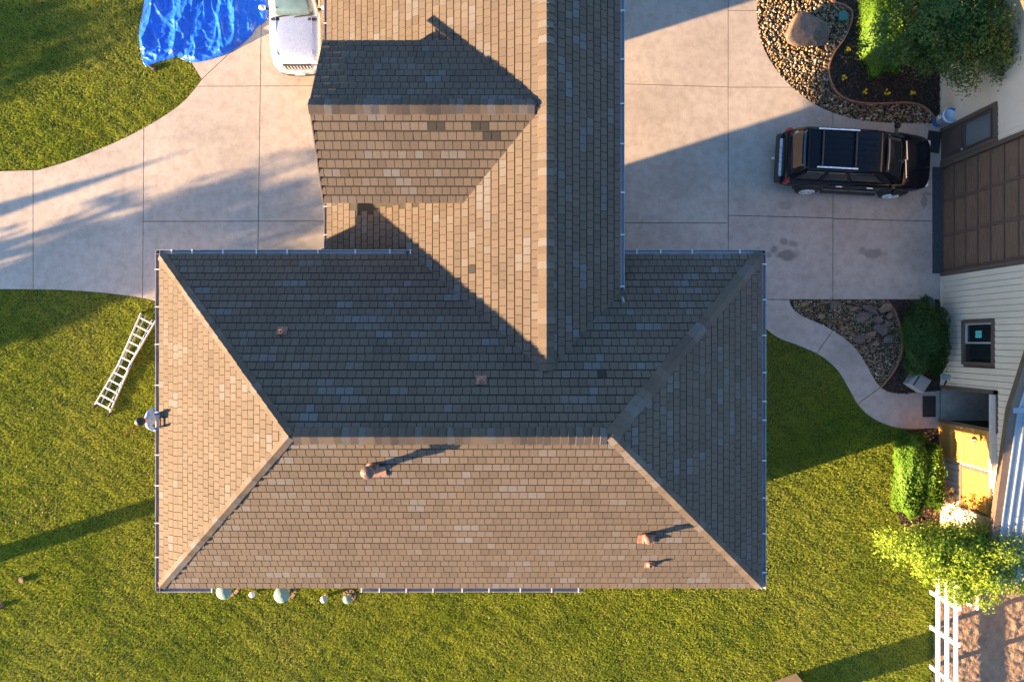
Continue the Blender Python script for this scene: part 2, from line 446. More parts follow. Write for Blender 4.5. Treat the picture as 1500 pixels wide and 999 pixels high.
for nm, pl, mt in (('stone_bed', BED1, M_SOIL), ('mulch_bed', MULCH1, M_SOIL), ('stone_bed', BED2, M_SOIL), ('mulch_bed', MULCH2, M_SOIL), ('mulch_bed', BED3, M_SOIL)):
    b = MB(); b.prism(pl, -0.004, 0.015); tag(b.build(nm, mt), kind='structure')
# rough dirt yard
def rough_sheet(name, poly, step, amp, mat, z=0.02, kind='structure', seed=3):
    xs = [p[0] for p in poly]; ys = [p[1] for p in poly]
    gx = np.arange(min(xs), max(xs), step); gy = np.arange(min(ys), max(ys), step)
    X, Y = np.meshgrid(gx, gy); r = np.random.default_rng(seed)
    Z = np.zeros_like(X)
    for k in range(26):
        f = r.uniform(4.0, 24.0); a = r.uniform(0, 6.28); Z += 2.0*np.sin((X*np.cos(a)+Y*np.sin(a))*f + r.uniform(0, 6.28)) / (f**0.7)
    Z = z + amp*(np.abs(Z)/3.0) + r.normal(0, amp*0.12, X.shape)
    ok = inpoly(X, Y, poly); idx = np.arange(X.size).reshape(X.shape)
    q = ok[:-1,:-1] & ok[1:,:-1] & ok[:-1,1:] & ok[1:,1:]
    f = np.stack([idx[:-1,:-1][q], idx[:-1,1:][q], idx[1:,1:][q], idx[1:,:-1][q]], 1)
    return tag(np_mesh(name, np.stack([X.ravel(), Y.ravel(), Z.ravel()], 1), f, 4, mat, smooth=True), kind=kind)
rough_sheet('dirt_yard', DIRT, 0.05, 0.035, M_DIRT)
tag(pebble_stuff('river_pebbles', BED1, 6000, 0.016, 0.050, M_PEB, seed=2), 'rounded tan river pebbles filling the curved bed beside the driveway', 'pebbles', kind='stuff')
tag(pebble_stuff('river_pebbles', BED2, 5500, 0.010, 0.032, M_PEB, seed=5), 'small brown and white pebbles in the bed inside the curved path', 'pebbles', kind='stuff')
def mulch(poly, n, seed, label):
    r = np.random.default_rng(seed); xs = [p[0] for p in poly]; ys = [p[1] for p in poly]
    x = r.uniform(min(xs), max(xs), n*3); y = r.uniform(min(ys), max(ys), n*3); k = inpoly(x, y, poly)
    x = x[k][:n]; y = y[k][:n]; n = len(x)
    a = r.uniform(0, 6.28, n); l = r.uniform(0.03, 0.09, n); w = l*r.uniform(0.25, 0.6, n)
    d = np.stack([np.cos(a), np.sin(a), r.uniform(-0.5, 0.5, n)], 1)*l[:, None]/2; e = np.stack([-np.sin(a), np.cos(a), r.uniform(-0.5, 0.5, n)], 1)*w[:, None]/2
    c = np.stack([x, y, 0.02 + r.uniform(0, 0.05, n)], 1)
    V = np.stack([c-d-e, c+d-e, c+d+e, c-d+e], 1).reshape(-1, 3)
    return tag(np_mesh('bark_mulch', V, np.arange(4*n).reshape(-1, 4), 4, M_MULCH, {'tone': ('FACE', r.random(n))}), label, 'mulch', kind='stuff')
mulch(MULCH1, 9000, 1, 'dark bark mulch around the bright hedge and yellow flowers')
mulch(MULCH2, 5000, 2, 'black bark mulch around the clipped hedge under the barn window')
mulch(BED3, 5000, 3, 'brown bark mulch under the shrub beside the sliding barn door')
# edging strips
M_COPPER = plain('rusty_edging', (0.30, 0.14, 0.085), 0.6, var=0.25, scale=8)
def edging(line, label):
    m = MB()
    for i in range(len(line)-1):
        m.bar((line[i][0], line[i][1], 0.06), (line[i+1][0], line[i+1][1], 0.06), 0.035, 0.12)
    tag(m.build('bed_edging', M_COPPER), label, 'edging')
edging(EDGE1, 'thin rusty metal edging curving between river pebbles and mulch')
edging(EDGE2, 'thin rusty metal edging curving between the flagstones and black mulch')

# ---- the lawn
def grass(n):
    r = np.random.default_rng(42)
    x = r.uniform(XMIN, XMAX, n); y = r.uniform(YMIN, YMAX, n)
    k = np.ones(n, bool)
    for poly in (W_DRIVE, E_DRIVE, PATH, BED1, MULCH1, BED2, MULCH2, BED3, DIRT): k &= ~inpoly(x, y, poly)
    k &= ~((x > -9.1) & (x < 6.3) & (y > -5.4) & (y < 1.8))
    k &= ~((x > 14.6) & (y > -7.5))
    k &= ~((x > 2.2) & (x < 6.9) & (y > 1.3) & (y < 3)) 
    # thin, clumpy growth
    d = np.zeros(n)
    for j in range(22):
        f = r.uniform(2.5, 16.0); a = r.uniform(0, 6.28); d += np.sin((x*np.cos(a)+y*np.sin(a))*f + r.uniform(0, 6.28) + 2.5*np.sin(y*1.3+j) + 2.0*np.sin(x*1.1-j))
    d = d/4.7
    k &= r.random(n) < np.clip(0.84 + 0.12*d, 0.25, 1.0)
    x = x[k]; y = y[k]; d = d[k]; n = len(x)
    h = (0.034 + 0.030*r.random(n)**1.5) * (1 + 0.12*np.clip(d, -1.5, 1.5)); w = r.uniform(0.008, 0.016, n)
    a = r.uniform(0, 6.28, n); lean = r.uniform(0.3, 1.3, n)
    dx, dy = np.cos(a), np.sin(a)
    b = np.stack([x, y, np.zeros(n)], 1)
    sd = np.stack([-dy, dx, np.zeros(n)], 1)*w[:, None]
    tip = b + np.stack([dx*lean*h, dy*lean*h, h], 1)
    V = np.stack([b-sd, b+sd, tip], 1).reshape(-1, 3)
    tone = np.clip(0.45 + 0.08*d + r.normal(0, 0.22, n), 0, 1)
    o = np_mesh('grass', V, np.arange(3*n).reshape(-1, 3), 3, M_GRASS, {'tone': ('FACE', tone)})
    tag(o, 'mown green lawn grass around the house', 'grass', kind='stuff')
grass(2300000)

# dry clippings and leaves lying on the turf in drifts
def litter(n):
    r = np.random.default_rng(77); C = []
    for px, py, k, sp in ((40,705,90,1.0),(65,745,90,0.6),(25,760,60,0.5),(130,550,60,1.2),(190,680,50,0.9),(150,830,70,1.5),(90,900,80,1.6),(40,620,60,0.9),(1165,730,40,0.7),(1160,880,60,1.2),(1290,920,50,1.2),(700,940,60,3.0),(420,950,60,2.2),(130,100,40,1.5),(250,130,25,0.6)):
        q = P(px, py); k = int(k*0.8); C.append(np.stack([r.normal(q.x, sp*0.7, k), r.normal(q.y, sp*0.45, k)], 1))
    c = np.concatenate(C); x, y = c[:, 0], c[:, 1]; k = np.ones(len(x), bool)
    for poly in (W_DRIVE, E_DRIVE, PATH, BED1, BED2, BED3, DIRT): k &= ~inpoly(x, y, poly)
    k &= ~((x > -9.3) & (x < 6.5) & (y > -5.6) & (y < 1.9)); x = x[k]; y = y[k]; n = len(x)
    a = r.uniform(0, 6.28, n); l = r.uniform(0.03, 0.075, n); w = l*r.uniform(0.35, 0.7, n)
    d = np.stack([np.cos(a), np.sin(a), r.uniform(-0.4, 0.4, n)], 1)*l[:, None]/2; e = np.stack([-np.sin(a), np.cos(a), r.uniform(-0.4, 0.4, n)], 1)*w[:, None]/2
    p = np.stack([x, y, 0.045 + r.uniform(0, 0.03, n)], 1)
    V = np.stack([p-d, p-e, p+d, p+e], 1).reshape(-1, 3)
    tag(np_mesh('dry_clippings', V, np.arange(4*n).reshape(-1, 4), 4, m_tone('dry_clippings', [(0, (0.12,0.07,0.03)), (1, (0.24,0.145,0.06))], 0.9), {'tone': ('FACE', r.random(n))}), 'brown dry leaves and clippings drifted over the lawn', 'leaves', kind='stuff')
litter(0)
# ================================================================== THE HOUSE
HX0, HX1, HY0, HY1, HE = -9.68, 6.86, -6.77, 2.38, 4.10
PIT = 0.61; RUN = (HY1-HY0)/2; HR = HE + PIT*RUN; RYM = (HY0+HY1)/2
RX0, RX1 = HX0+RUN, HX1-RUN
WRX, WRH = 0.836, 6.02                         # wing ridge
WEX, WPE = 2.84, 0.62                          # east eave and pitch
WWX, WPW = -5.53, 0.537                         # west eave and pitch
WEH = WRH - WPE*(WEX-WRX); WWH = WRH - WPW*(WRX-WWX)
WN = 15.0                                      # wing runs on north
DX0, DYM, DHALF, DRH, DPIT = -4.93, 5.74, 2.12, 5.985, 0.519
DEH = DRH - DPIT*DHALF
def z_main(x, y):
    if not (HX0 <= x <= HX1 and HY0 <= y <= HY1): return -9
    return HE + PIT*min(y-HY0, HY1-y, x-HX0, HX1-x)
def z_wing(x, y):
    if y < -1.2 or y > WN or x < WWX or x > WEX: return -9
    return WRH - (WPE*(x-WRX) if x > WRX else WPW*(WRX-x))
def z_dorm(x, y):
    if x < DX0 or x > WRX+0.3 or abs(y-DYM) > DHALF: return -9
    return DRH - DPIT*abs(y-DYM)

house = thing('house', 'brown shingled hip roof house with a gabled side wing and open carport', 'house', ((HX0+HX1)/2, RYM, 0))
EXPO, TABW = 0.228, 0.217
TABS = []                                      # (screen size, slope object, top polygon, normal, tone, dark)
DARKSPOTS = [(P(636,190,5.73), 2), (P(702,190,5.73), 2), (P(722,203,5.63), 2), (P(882,549,6.1), 1), (P(695,390,5.1), 1)]
def shingle_slope(name, p0, u, poly, pitch, others, seed, holes=()):
    """p0: point on the eave line; u: unit vector along the eave; poly: convex polygon in (along eave, plan distance up the slope)"""
    r = random.Random(seed)
    p0 = Vector(p0); u = Vector(u).normalized(); ph = Vector((-u.y, u.x, 0))        # plan direction up the slope (left of u)
    cs = 1/math.sqrt(1+pitch*pitch); v = (ph + Vector((0,0,pitch))).normalized(); n = u.cross(v).normalized()
    P3 = lambda a, b: p0 + u*a + v*(b/cs)      # b in plan metres
    # deck
    dk = MB()
    decks = holes if holes else [poly]
    for pg in decks: dk.sheet([P3(a, b) for a, b in pg], n, 0.07)
    deck = dk.build(name, M_DECK, house)
    e = EXPO*cs
    amin = min(a for a, b in poly); amax = max(a for a, b in poly); bmax = max(b for a, b in poly)
    rows = int(bmax/e)+2
    edges = []
    c = (sum(a for a, b in poly)/len(poly), sum(b for a, b in poly)/len(poly))
    for i in range(len(poly)):
        (a0, b0), (a1, b1) = poly[i], poly[(i+1) % len(poly)]
        nx, ny = (b1-b0), -(a1-a0); cc = nx*a0+ny*b0
        if nx*c[0]+ny*c[1] > cc: nx, ny, cc = -nx, -ny, -cc
        edges.append((nx, ny, cc))
    for i in range(rows):
        b0 = i*e; b1 = (i+1)*e - 0.036
        off = (0.5 if i % 2 else 0.0) + r.uniform(-0.12, 0.12)
        wob = r.uniform(-0.004, 0.004)
        a = amin - TABW*(1+off); strip = 0; tone = 0.3
        while a < amax:
            if strip <= 0:
                strip = r.choice((1, 1, 2, 2, 3))
                q = r.random(); tone = r.uniform(0.05, 0.3) if q < 0.22 else (r.uniform(0.3, 0.66) if q < 0.86 else r.uniform(0.72, 1.0))
            strip -= 1
            w = TABW*r.uniform(0.965, 1.035); a1 = a + w - 0.014
            pg = [(a, b0+wob+r.uniform(-0.003,0.003)), (a1, b0+wob+r.uniform(-0.003,0.003)), (a1, b1), (a, b1)]
            a += w
            for nx, ny, cc in edges:
                pg = clip(pg, nx, ny, cc)
                if len(pg) < 3: break
            if len(pg) < 3: continue
            base = [P3(x, y) for x, y in pg]
            if all(max(f(q.x, q.y) for f in others) > q.z+0.05 for q in base): continue
            lift = r.uniform(0.027, 0.036)
            top = [q + n*(0.012 + (lift-0.012)*max(0.0, (b1-y)/(b1-b0+1e-6))) for q, (x, y) in zip(base, pg)]
            mid = sum(top, Vector())/len(top)
            dark = any(abs(mid.x-s.x) < 0.105*k and abs(mid.y-s.y) < 0.095 for s, k in DARKSPOTS)
            sx = [(750+q.x*F/(H-q.z), 499.5-q.y*F/(H-q.z)) for q in top]
            area = abs(sum(sx[k][0]*sx[(k+1)%len(sx)][1]-sx[(k+1)%len(sx)][0]*sx[k][1] for k in range(len(sx))))/2
            if not all(0 < p[0] < 1500 and 0 < p[1] < 999 for p in sx): area = 0
            if max(f(mid.x, mid.y) for f in others) > mid.z: area = 0
            TABS.append((area, deck, top, [q - n*0.002 for q in base], min(1, max(0, tone+r.uniform(-0.07, 0.07))), dark))
    return deck

L = HX1-HX0; D = HY1-HY0
dn = lambda x, y: -9
mains = (z_main,); 
shingle_slope('roof_slope', (HX0, HY0, HE), (1,0,0), [(0,0),(L,0),(L-RUN,RUN),(RUN,RUN)], PIT, (dn,), 1)                    # south
shingle_slope('roof_slope', (HX1, HY1, HE), (-1,0,0), [(0,0),(L,0),(L-RUN,RUN),(RUN,RUN)], PIT, (z_wing,), 2)               # north
shingle_slope('roof_slope', (HX0, HY1, HE), (0,-1,0), [(0,0),(D,0),(RUN,RUN)], PIT, (dn,), 3)                               # west
shingle_slope('roof_slope', (HX1, HY0, HE), (0,1,0), [(0,0),(D,0),(RUN,RUN)], PIT, (dn,), 4)                                # east
# wing: west slope (its deck leaves the gabled carport bay open), east slope
LW = WN+1.2; bw = WRX-WWX
yy = lambda y: WN-y
z_wm = lambda x, y: max(z_main(x, y), z_dorm(x, y))
vis = 0.9
shingle_slope('roof_slope', (WWX, WN, WWH), (0,-1,0), [(0,0),(LW,0),(LW,bw),(0,bw)], WPW, (z_wm,), 5,
              holes=[[(0,0),(yy(7.45),0),(yy(7.45),bw),(0,bw)], [(yy(4.15),0),(yy(2.2),0),(yy(-0.9),bw),(yy(4.15),bw)],
                     [(yy(7.45),-1.15-WWX),(yy(4.15),-1.15-WWX),(yy(4.15),bw),(yy(7.45),bw)]])
be = WEX-WRX
shingle_slope('roof_slope', (WEX, -1.2, WEH), (0,1,0), [(0,0),(LW,0),(LW,be),(0,be)], WPE, (z_main,), 6,
              holes=[[(1.2+1.45,0),(LW,0),(LW,be),(1.2-0.85,be)]])
ld = WRX-DX0
shingle_slope('dormer_slope', (DX0, DYM-DHALF, DEH), (1,0,0), [(0,0),(ld-1.85,0),(ld,DHALF),(0,DHALF)], DPIT, (z_wing,), 7)
shingle_slope('dormer_slope', (WRX, DYM+DHALF, DEH), (-1,0,0), [(1.85,0),(ld,0),(ld,DHALF),(0,DHALF)], DPIT, (z_wing,), 8)
# the 290 that show largest are shingles of their own, the others one field
TABS.sort(key=lambda t: (-t[5], -t[0]))
field = MB(); O = org(house)
for i, (area, deck, top, base, tone, dark) in enumerate(TABS):
    k = len(top); vs = top + base
    fs = [tuple(range(k))] + [(j, k+j, k+(j+1)%k, (j+1)%k) for j in range(k)]
    if i < 290:
        m = MB(); m.add(vs, fs, tone)
        me = bpy.data.meshes.new('shingle'); me.from_pydata([tuple(q-O) for q in vs], [], fs)
        at = me.attributes.new('tone', 'FLOAT', 'FACE'); at.data.foreach_set('value', [tone]*len(fs))
        o = link('shingle', me, M_DARKSH if dark else M_SH, deck)
        if dark: o['label'] = 'dark replacement shingle'
    else: field.add(vs, fs, tone)
me = bpy.data.meshes.new('shingles'); me.from_pydata([tuple(Vector(q)-O) for q in field.v], [], field.f)
at = me.attributes.new('tone', 'FLOAT', 'FACE'); at.data.foreach_set('value', np.array(field.tone, dtype=np.float32))
tag(link('shingles', me, M_SH, house), kind='stuff')

# ridge and hip caps, each a folded shingle
def caps(a, b, nl, nr, w, step, seed, lift=0.060):
    """a -> b along the ridge (exposed butt end towards a); nl, nr: slope normals either side"""
    r = random.Random(seed); a = Vector(a); b = Vector(b); d = (b-a); ln = d.length; d.normalize()
    nl = Vector(nl).normalized(); nr = Vector(nr).normalized()
    sl_ = d.cross(nl).normalized(); sr_ = nr.cross(d).normalized()
    if sl_.z > 0: sl_ = -sl_
    if sr_.z > 0: sr_ = -sr_
    up = (nl+nr).normalized()
    n = int(ln/step)
    for i in range(n+1):
        s0 = i*step; s1 = min(s0+step*1.12, ln)
        if s1-s0 < 0.03: continue
        w1 = w*r.uniform(0.93, 1.07); w2 = w*r.uniform(0.93, 1.07); l0 = lift*r.uniform(0.85, 1.25); l1 = 0.030
        sk = r.uniform(-0.012, 0.012)
        p0, p1 = a+d*(s0+sk), a+d*s1
        top = [p0+sl_*w1+nl*(l0-0.004), p0+up*(l0+0.012), p0+sr_*w2+nr*(l0-0.004), p1+sl_*w1+nl*l1, p1+up*(l1+0.01), p1+sr_*w2+nr*l1]
        bot = [q-up*0.05 for q in top]
        q_ = r.random(); tone = r.uniform(0.0, 0.2) if q_ < 0.4 else r.uniform(0.4, 1.0)
        m = MB(); m.add(top+bot, [(0,1,4,3),(1,2,5,4),(0,6,7,1),(1,7,8,2),(0,3,9,6),(2,8,11,5)], tone)
        m.build('ridge_cap', M_SH, house)
nS, nN = (0,-PIT,1), (0,PIT,1); nW, nE = (-PIT,0,1), (PIT,0,1)
ww, we = (-WPW,0,1), (WPE,0,1); dS, dN = (0,-DPIT,1), (0,DPIT,1)
caps((RX0+0.1,RYM,HR), (RX1-0.1,RYM,HR), nN, nS, 0.20, 0.185, 1)
caps((HX0+0.05,HY1-0.05,HE+0.03), (RX0,RYM,HR), nW, nN, 0.12, 0.25, 2)
caps((HX0+0.05,HY0+0.05,HE+0.03), (RX0,RYM,HR), nS, nW, 0.12, 0.25, 3)
caps((HX1-0.05,HY1-0.05,HE+0.03), (RX1,RYM,HR), nN, nE, 0.17, 0.25, 4)
caps((HX1-0.05,HY0+0.05,HE+0.03), (RX1,RYM,HR), nE, nS, 0.13, 0.25, 5)
caps((WRX,-0.72,WRH), (WRX,12.6,WRH), ww, we, 0.20, 0.19, 6)
caps((DX0-0.03,DYM,DRH), (WRX-0.25,DYM,DRH), dN, dS, 0.19, 0.19, 7)

# unseen walls placed to shape the house shadows, added pier, gable end, soffits (the carport bay stays open from west to east)
M_BRICK = plain('tan_house_wall', (0.36, 0.27, 0.20), 0.85, var=0.15, scale=3)
w = MB(); w.box((-9.2,-5.5,0.0), (6.45,1.9,4.0)); w.build('wall', M_BRICK, house)
w = MB(); w.box((-5.2,1.9,0), (-4.9,2.9,2.5)); w.build('light_stop_pier', M_BRICK, house)  # added, unseen: blocks low sun to bound the lit strip on the east drive
w = MB(); w.box((-5.2,7.46,0), (-4.9,14.9,2.6)); w.build('wall', M_BRICK, house)
w = MB(); w.box((-4.9,10.35,0), (2.4,10.6,4.4)); w.build('wall', M_BRICK, house)
w = MB(); w.box((2.15,10.6,0), (2.4,14.9,4.4)); w.build('wall', M_BRICK, house)
for (x, y, h) in ((2.45,2.05,4.6),(2.45,10.2,4.6)):
    w = MB(); w.box((x-0.1,y-0.1,0),(x+0.1,y+0.1,h)); w.build('post', M_WHITE, house, bevel=0.01)
w = MB()                                        # gable infill of the carport bay, and cheeks above the wing roof
w.sheet([(-4.75,DYM-DHALF+0.3,DEH+0.02),(-4.75,DYM+DHALF-0.3,DEH+0.02),(-4.75,DYM,DRH-0.12)], (-1,0,0), 0.1)
w.build('gable_wall', M_SIDING, house)
for y in (4.15, 7.4):
    w = MB(); w.sheet([(x, y, z) for x, z in ((-4.8, z_wing(-4.8,4)-0.1), (-1.2, DEH-0.02), (-1.2, DEH), (-4.8, DEH))], (0,-1,0), 0.08); w.build('cheek_wall', M_SIDING, house)
# rake boards of the gable
for s in (-1, 1):
    w = MB(); w.bar((DX0-0.02, DYM+s*DHALF, DEH-0.05), (DX0-0.02, DYM, DRH-0.05), 0.03, 0.14); w.build('rake_board', M_TRIM, house)
# soffit of the main roof
w = MB(); w.box((HX0+0.02,HY0+0.02,HE-0.14),(HX1-0.02,HY1-0.02,HE-0.08)); w.build('soffit', M_TRIM, house)

M_HANG = plain('galvanised_hanger', (0.5,0.5,0.5), 0.5)
# gutters: open troughs with bright hanger straps
def gutter(a, b, out, brackets, label=None, w=0.13, name='gutter', mat=None):
    a = Vector(a); b = Vector(b); out = Vector(out); d = (b-a).normalized(); ln = (b-a).length
    prof = [(0.0, 0.0), (0.0, -0.10), (w*0.75, -0.10), (w, -0.03), (w, 0.0), (w-0.018, 0.0), (w-0.018, -0.03), (w*0.72, -0.085), (0.014, -0.085), (0.014, 0.0)]
    m = MB(); k = len(prof)
    vs = [p + out*o + Vector((0,0,z)) for p in (a, b) for o, z in prof]
    m.add(vs, [(i, (i+1)%k, k+(i+1)%k, k+i) for i in range(k)] + [tuple(range(k)), tuple(range(2*k-1, k-1, -1))])
    gt = m.build(name, mat or M_GUTTER, house)
    for t in brackets:
        p = a + d*(ln*t)
        m = MB(); m.bar(p + out*-0.01 + Vector((0,0,0.008)), p + out*(w+0.006) + Vector((0,0,0.008)), 0.032, 0.012, up=(0,0,1)); m.build('hanger', M_HANG, gt)
    return gt
zt = HE + 0.01
gutter((HX0,HY0-0.1,zt), (HX0,HY1+0.1,zt), (-1,0,0), [1-v for v in (0.055,0.165,0.275,0.395,0.475,0.60,0.69,0.80,0.90)])
gutter((HX0-0.1,HY1,zt), (-2.72,HY1,zt), (0,1,0), (0.06,0.14,0.26,0.39,0.51,0.63,0.775,0.91,0.99))
gutter((HX0-0.1,HY0,zt), (-8.22,HY0,zt), (0,-1,0), (0.98,))
gutter((-4.2,HY0,zt), (1.95,HY0,zt), (0,-1,0), (0.01,0.09,0.21,0.33,0.46,0.58,0.72,0.86,0.98))
gutter((HX1,HY0-0.05,zt), (HX1,HY1+0.1,zt), (1,0,0), (0.05,0.165,0.27,0.38,0.5,0.555,0.64,0.75,0.855,0.96))
gutter((WEX+0.02,HY1,zt), (HX1+0.1,HY1,zt), (0,1,0), (0.03,0.14,0.30,0.51,0.83))
gutter((WEX,1.35,WEH+0.01), (WEX,12.5,WEH+0.01), (1,0,0), (0.008,0.13,0.23,0.345,0.44,0.545,0.66,0.78,0.9))
gutter((WWX,2.5,WWH+0.01), (WWX,4.1,WWH+0.01), (-1,0,0), (0.42,0.95), w=0.10)
gutter((WWX,7.5,WWH+0.01), (WWX,12.5,WWH+0.01), (-1,0,0), (0.1,0.4,0.8), w=0.10)
w = MB(); w.box((WWX-0.17, 2.62, WWH-0.35), (WWX-0.06, 2.76, WWH+0.03)); w.build('downspout_head', M_BLACK, house, bevel=0.01)
w = MB(); w.tube([(WWX-0.11,2.69,WWH-0.34),(WWX-0.11,2.69,0.05)], 0.04, 8); w.build('downspout', M_GUTTER, house)
w = MB(); w.tube([(WEX+0.055,1.42,WEH-0.05),(WEX+0.06,1.3,WEH-0.12),(WEX+0.06,1.0,HE+PIT*(HY1-1.0)+0.06)], 0.04, 8); w.build('downspout', M_GUTTER, house)

# vents on the roof
def roof_z(x, y): return max(z_main(x, y), z_wing(x, y))
def on_roof(px, py):
    h = 5.0
    for _ in range(12):
        q = P(px, py, h); h = roof_z(q.x, q.y)
    return P(px, py, h)
def flashing(par, q, nrm, w, l):
    n = Vector(nrm).normalized(); u = Vector((1,0,0)); v = n.cross(u).normalized()
    m = MB(); m.sheet([q+u*a+v*b+n*0.055 for a, b in ((-w,-l),(w,-l),(w,l),(-w,l))], n, 0.012); m.build('flashing', M_FLASH, par)
q = on_roof(547, 684)
vp = MB(); vp.lathe([(0.085,-0.15),(0.085,0.60)], q, 18); vent = vp.build('flue_pipe', M_FLUE, house, smooth=False)
c = MB(); c.lathe([(0.11,0.44),(0.11,0.47),(0.125,0.50),(0.125,0.54),(0.085,0.55)], q, 20); c.build('storm_collar', M_FLUE, vent)
c = MB(); c.lathe([(0.150,0.60),(0.155,0.63),(0.13,0.66),(0.115,0.665),(0.105,0.69),(0.07,0.705),(0.04,0.71),(0.025,0.73),(0.0,0.735)], q, 24); c.lathe([(0.150,0.60),(0.085,0.605)], q, 24); c.build('rain_cap', M_FLUE, vent)
c = MB(); c.lathe([(0.18,-0.05),(0.165,0.05),(0.10,0.16)], q, 18); c.build('flashing_cone', M_FLASH, vent)
flashing(vent, q+Vector((0.1,-0.08,-0.05)), nS, 0.20, 0.16)
q = on_roof(946, 786)
vb = MB(); vb.box((q.x-0.10,q.y-0.14,q.z-0.15),(q.x+0.16,q.y+0.10,q.z+0.14)); vent = vb.build('vent_box', M_FLASH, house, bevel=0.015)
c = MB(); c.lathe([(0.085,0.0),(0.085,0.34),(0.10,0.36),(0.10,0.42),(0.07,0.47),(0.0,0.49)], q+Vector((-0.02,0.04,0)), 16); c.build('vent_pipe', M_FLASH, vent)
flashing(vent, q+Vector((0,-0.02,0)), nS, 0.22, 0.16)
for px, py, hh, nn in ((951,825,0.22,nS), (414,486,0.15,nN), (705,558,0.12,nN)):
    q = on_roof(px, py)
    c = MB(); c.lathe([(0.045,-0.05),(0.045,hh),(0.032,hh),(0.032,hh-0.05),(0.0,hh-0.05)], q, 12); vent = c.build('vent_pipe', M_FLASH, house)
    c = MB(); c.lathe([(0.11,0.03),(0.06,0.10),(0.05,0.11)], q, 12); c.build('pipe_boot', M_FLASH, vent)
    flashing(vent, q, nn, 0.13, 0.12)
# ================================================================== THE BARN
BX = 14.65
def rake(y):                                   # roof underside line of the west gable end
    if y < -1.95: return 3.57 + 0.167*(y+1.95)
    return 3.57 + 0.378*(min(y, 4.4)+1.95) - 0.378*max(0, y-4.4)
BY0, BY1 = -7.3, 12.6
barn = thing('barn', 'cream sided barn with brown garage door, sliding yellow door and metal roof', 'barn', (BX+4, 2.6, 0))
OPEN = [(6.02,7.22,0,2.50), (2.22,6.0,0,3.75), (-0.76,0.66,1.05,2.38), (-2.72,-1.62,0,2.5)]      # y0, y1, z0, z1
# dark backing wall behind the siding
wb = MB()
for y0, y1, z0, z1 in ((BY0,-2.72,0,None),(-2.72,-1.62,2.5,None),(-1.62,-0.76,0,None),(-0.76,0.66,0,1.05),(-0.76,0.66,2.38,None),(0.66,2.22,0,None),(2.22,6.0,3.75,None),(6.0,6.02,0,None),(6.02,7.22,2.5,None),(7.22,BY1,0,None)):
    n = max(1, int((y1-y0)/0.8))
    for i in range(n):
        a = y0+(y1-y0)*i/n; b = y0+(y1-y0)*(i+1)/n
        za, zb = (rake(a)-0.06, rake(b)-0.06) if z1 is None else (z1, z1)
        X0, X1 = BX+0.02, BX+0.14
        wb.add([(X0,a,z0),(X1,a,z0),(X1,b,z0),(X0,b,z0),(X0,a,za),(X1,a,za),(X1,b,zb),(X0,b,zb)], ((0,3,2,1),(4,5,6,7),(0,1,5,4),(1,2,6,5),(2,3,7,6),(3,0,4,7)))
wall = wb.build('wall', M_TRIM, barn)
w = MB(); w.box((BX+0.14,BY0,0),(BX+9,BY0+0.12,2.5)); w.build('wall', M_SIDING, barn)
w = MB(); w.box((BX+0.14,BY1-0.12,0),(BX+9,BY1,2.6)); w.build('wall', M_SIDING, barn)
# interior floor seen through the open door
w = MB(); w.box((BX-0.02,-2.72,0.0),(BX+3.0,-1.62,0.03)); w.build('threshold', M_CONC, barn)
w = MB(); w.box((BX+2.2,-3.4,0.03),(BX+2.3,-0.8,2.6)); w.build('inner_wall', plain('barn_interior', (0.16,0.17,0.18), 0.7), barn)
w = MB(); w.box((BX+0.14,-3.4,0.03),(BX+2.2,-3.3,2.6)); w.box((BX+0.14,-0.9,0.03),(BX+2.2,-0.8,2.6)); w.build('inner_wall', MATS['barn_interior'], barn)
w = MB(); w.box((BX+0.14,-3.4,2.6),(BX+2.3,-0.8,2.68)); w.build('inner_ceiling', MATS['barn_interior'], barn)
# siding boards, each lapped over the next one
BW = 0.19
k = 0; y = BY0
while y < BY1-0.02:
    y1 = min(y+BW, BY1); ym = (y+y1)/2; cuts = [(z0, z1) for a, b, z0, z1 in OPEN if a < ym < b]
    zs = 0.04; top = rake(ym)-0.05; segs = []
    for z0, z1 in sorted(cuts):
        if z0 > zs+0.05: segs.append((zs, z0))
        zs = z1
    if top > zs+0.05: segs.append((zs, top))
    for za, zb in segs:
        m = MB(); a, b = y+0.005, y1-0.006
        m.add([(BX+0.018,a,za),(BX-0.004,a,za),(BX-0.026,b,za),(BX+0.012,b,za),(BX+0.018,a,zb),(BX-0.004,a,zb),(BX-0.026,b,zb),(BX+0.012,b,zb)],
              ((0,3,2,1),(4,5,6,7),(0,1,5,4),(1,2,6,5),(2,3,7,6),(3,0,4,7)))
        m.build('siding_board', M_SIDING, wall)
    y = y1
w = MB(); w.box((BX-0.05,BY0-0.3,0.0),(BX+0.02,-2.72,0.10)); w.box((BX-0.05,-1.62,0),(BX+0.02,2.2,0.10)); w.box((BX-0.05,7.25,0),(BX+0.02,BY1,0.10)); w.build('base_trim', M_SIDING, barn)
def frame(y0, y1, z0, z1, t, par, mat, name='frame', x=BX-0.06, dep=0.07, sill=True):
    m = MB()
    m.box((x,y0-t,z0),(x+dep,y0,z1+t)); m.box((x,y1,z0),(x+dep,y1+t,z1+t)); m.box((x-0.004,y0,z1),(x+dep,y1,z1+t))
    if sill: m.box((x-0.02,y0-t,z0-t),(x+dep,y1+t,z0))
    return m.build(name, mat, par, bevel=0.006)
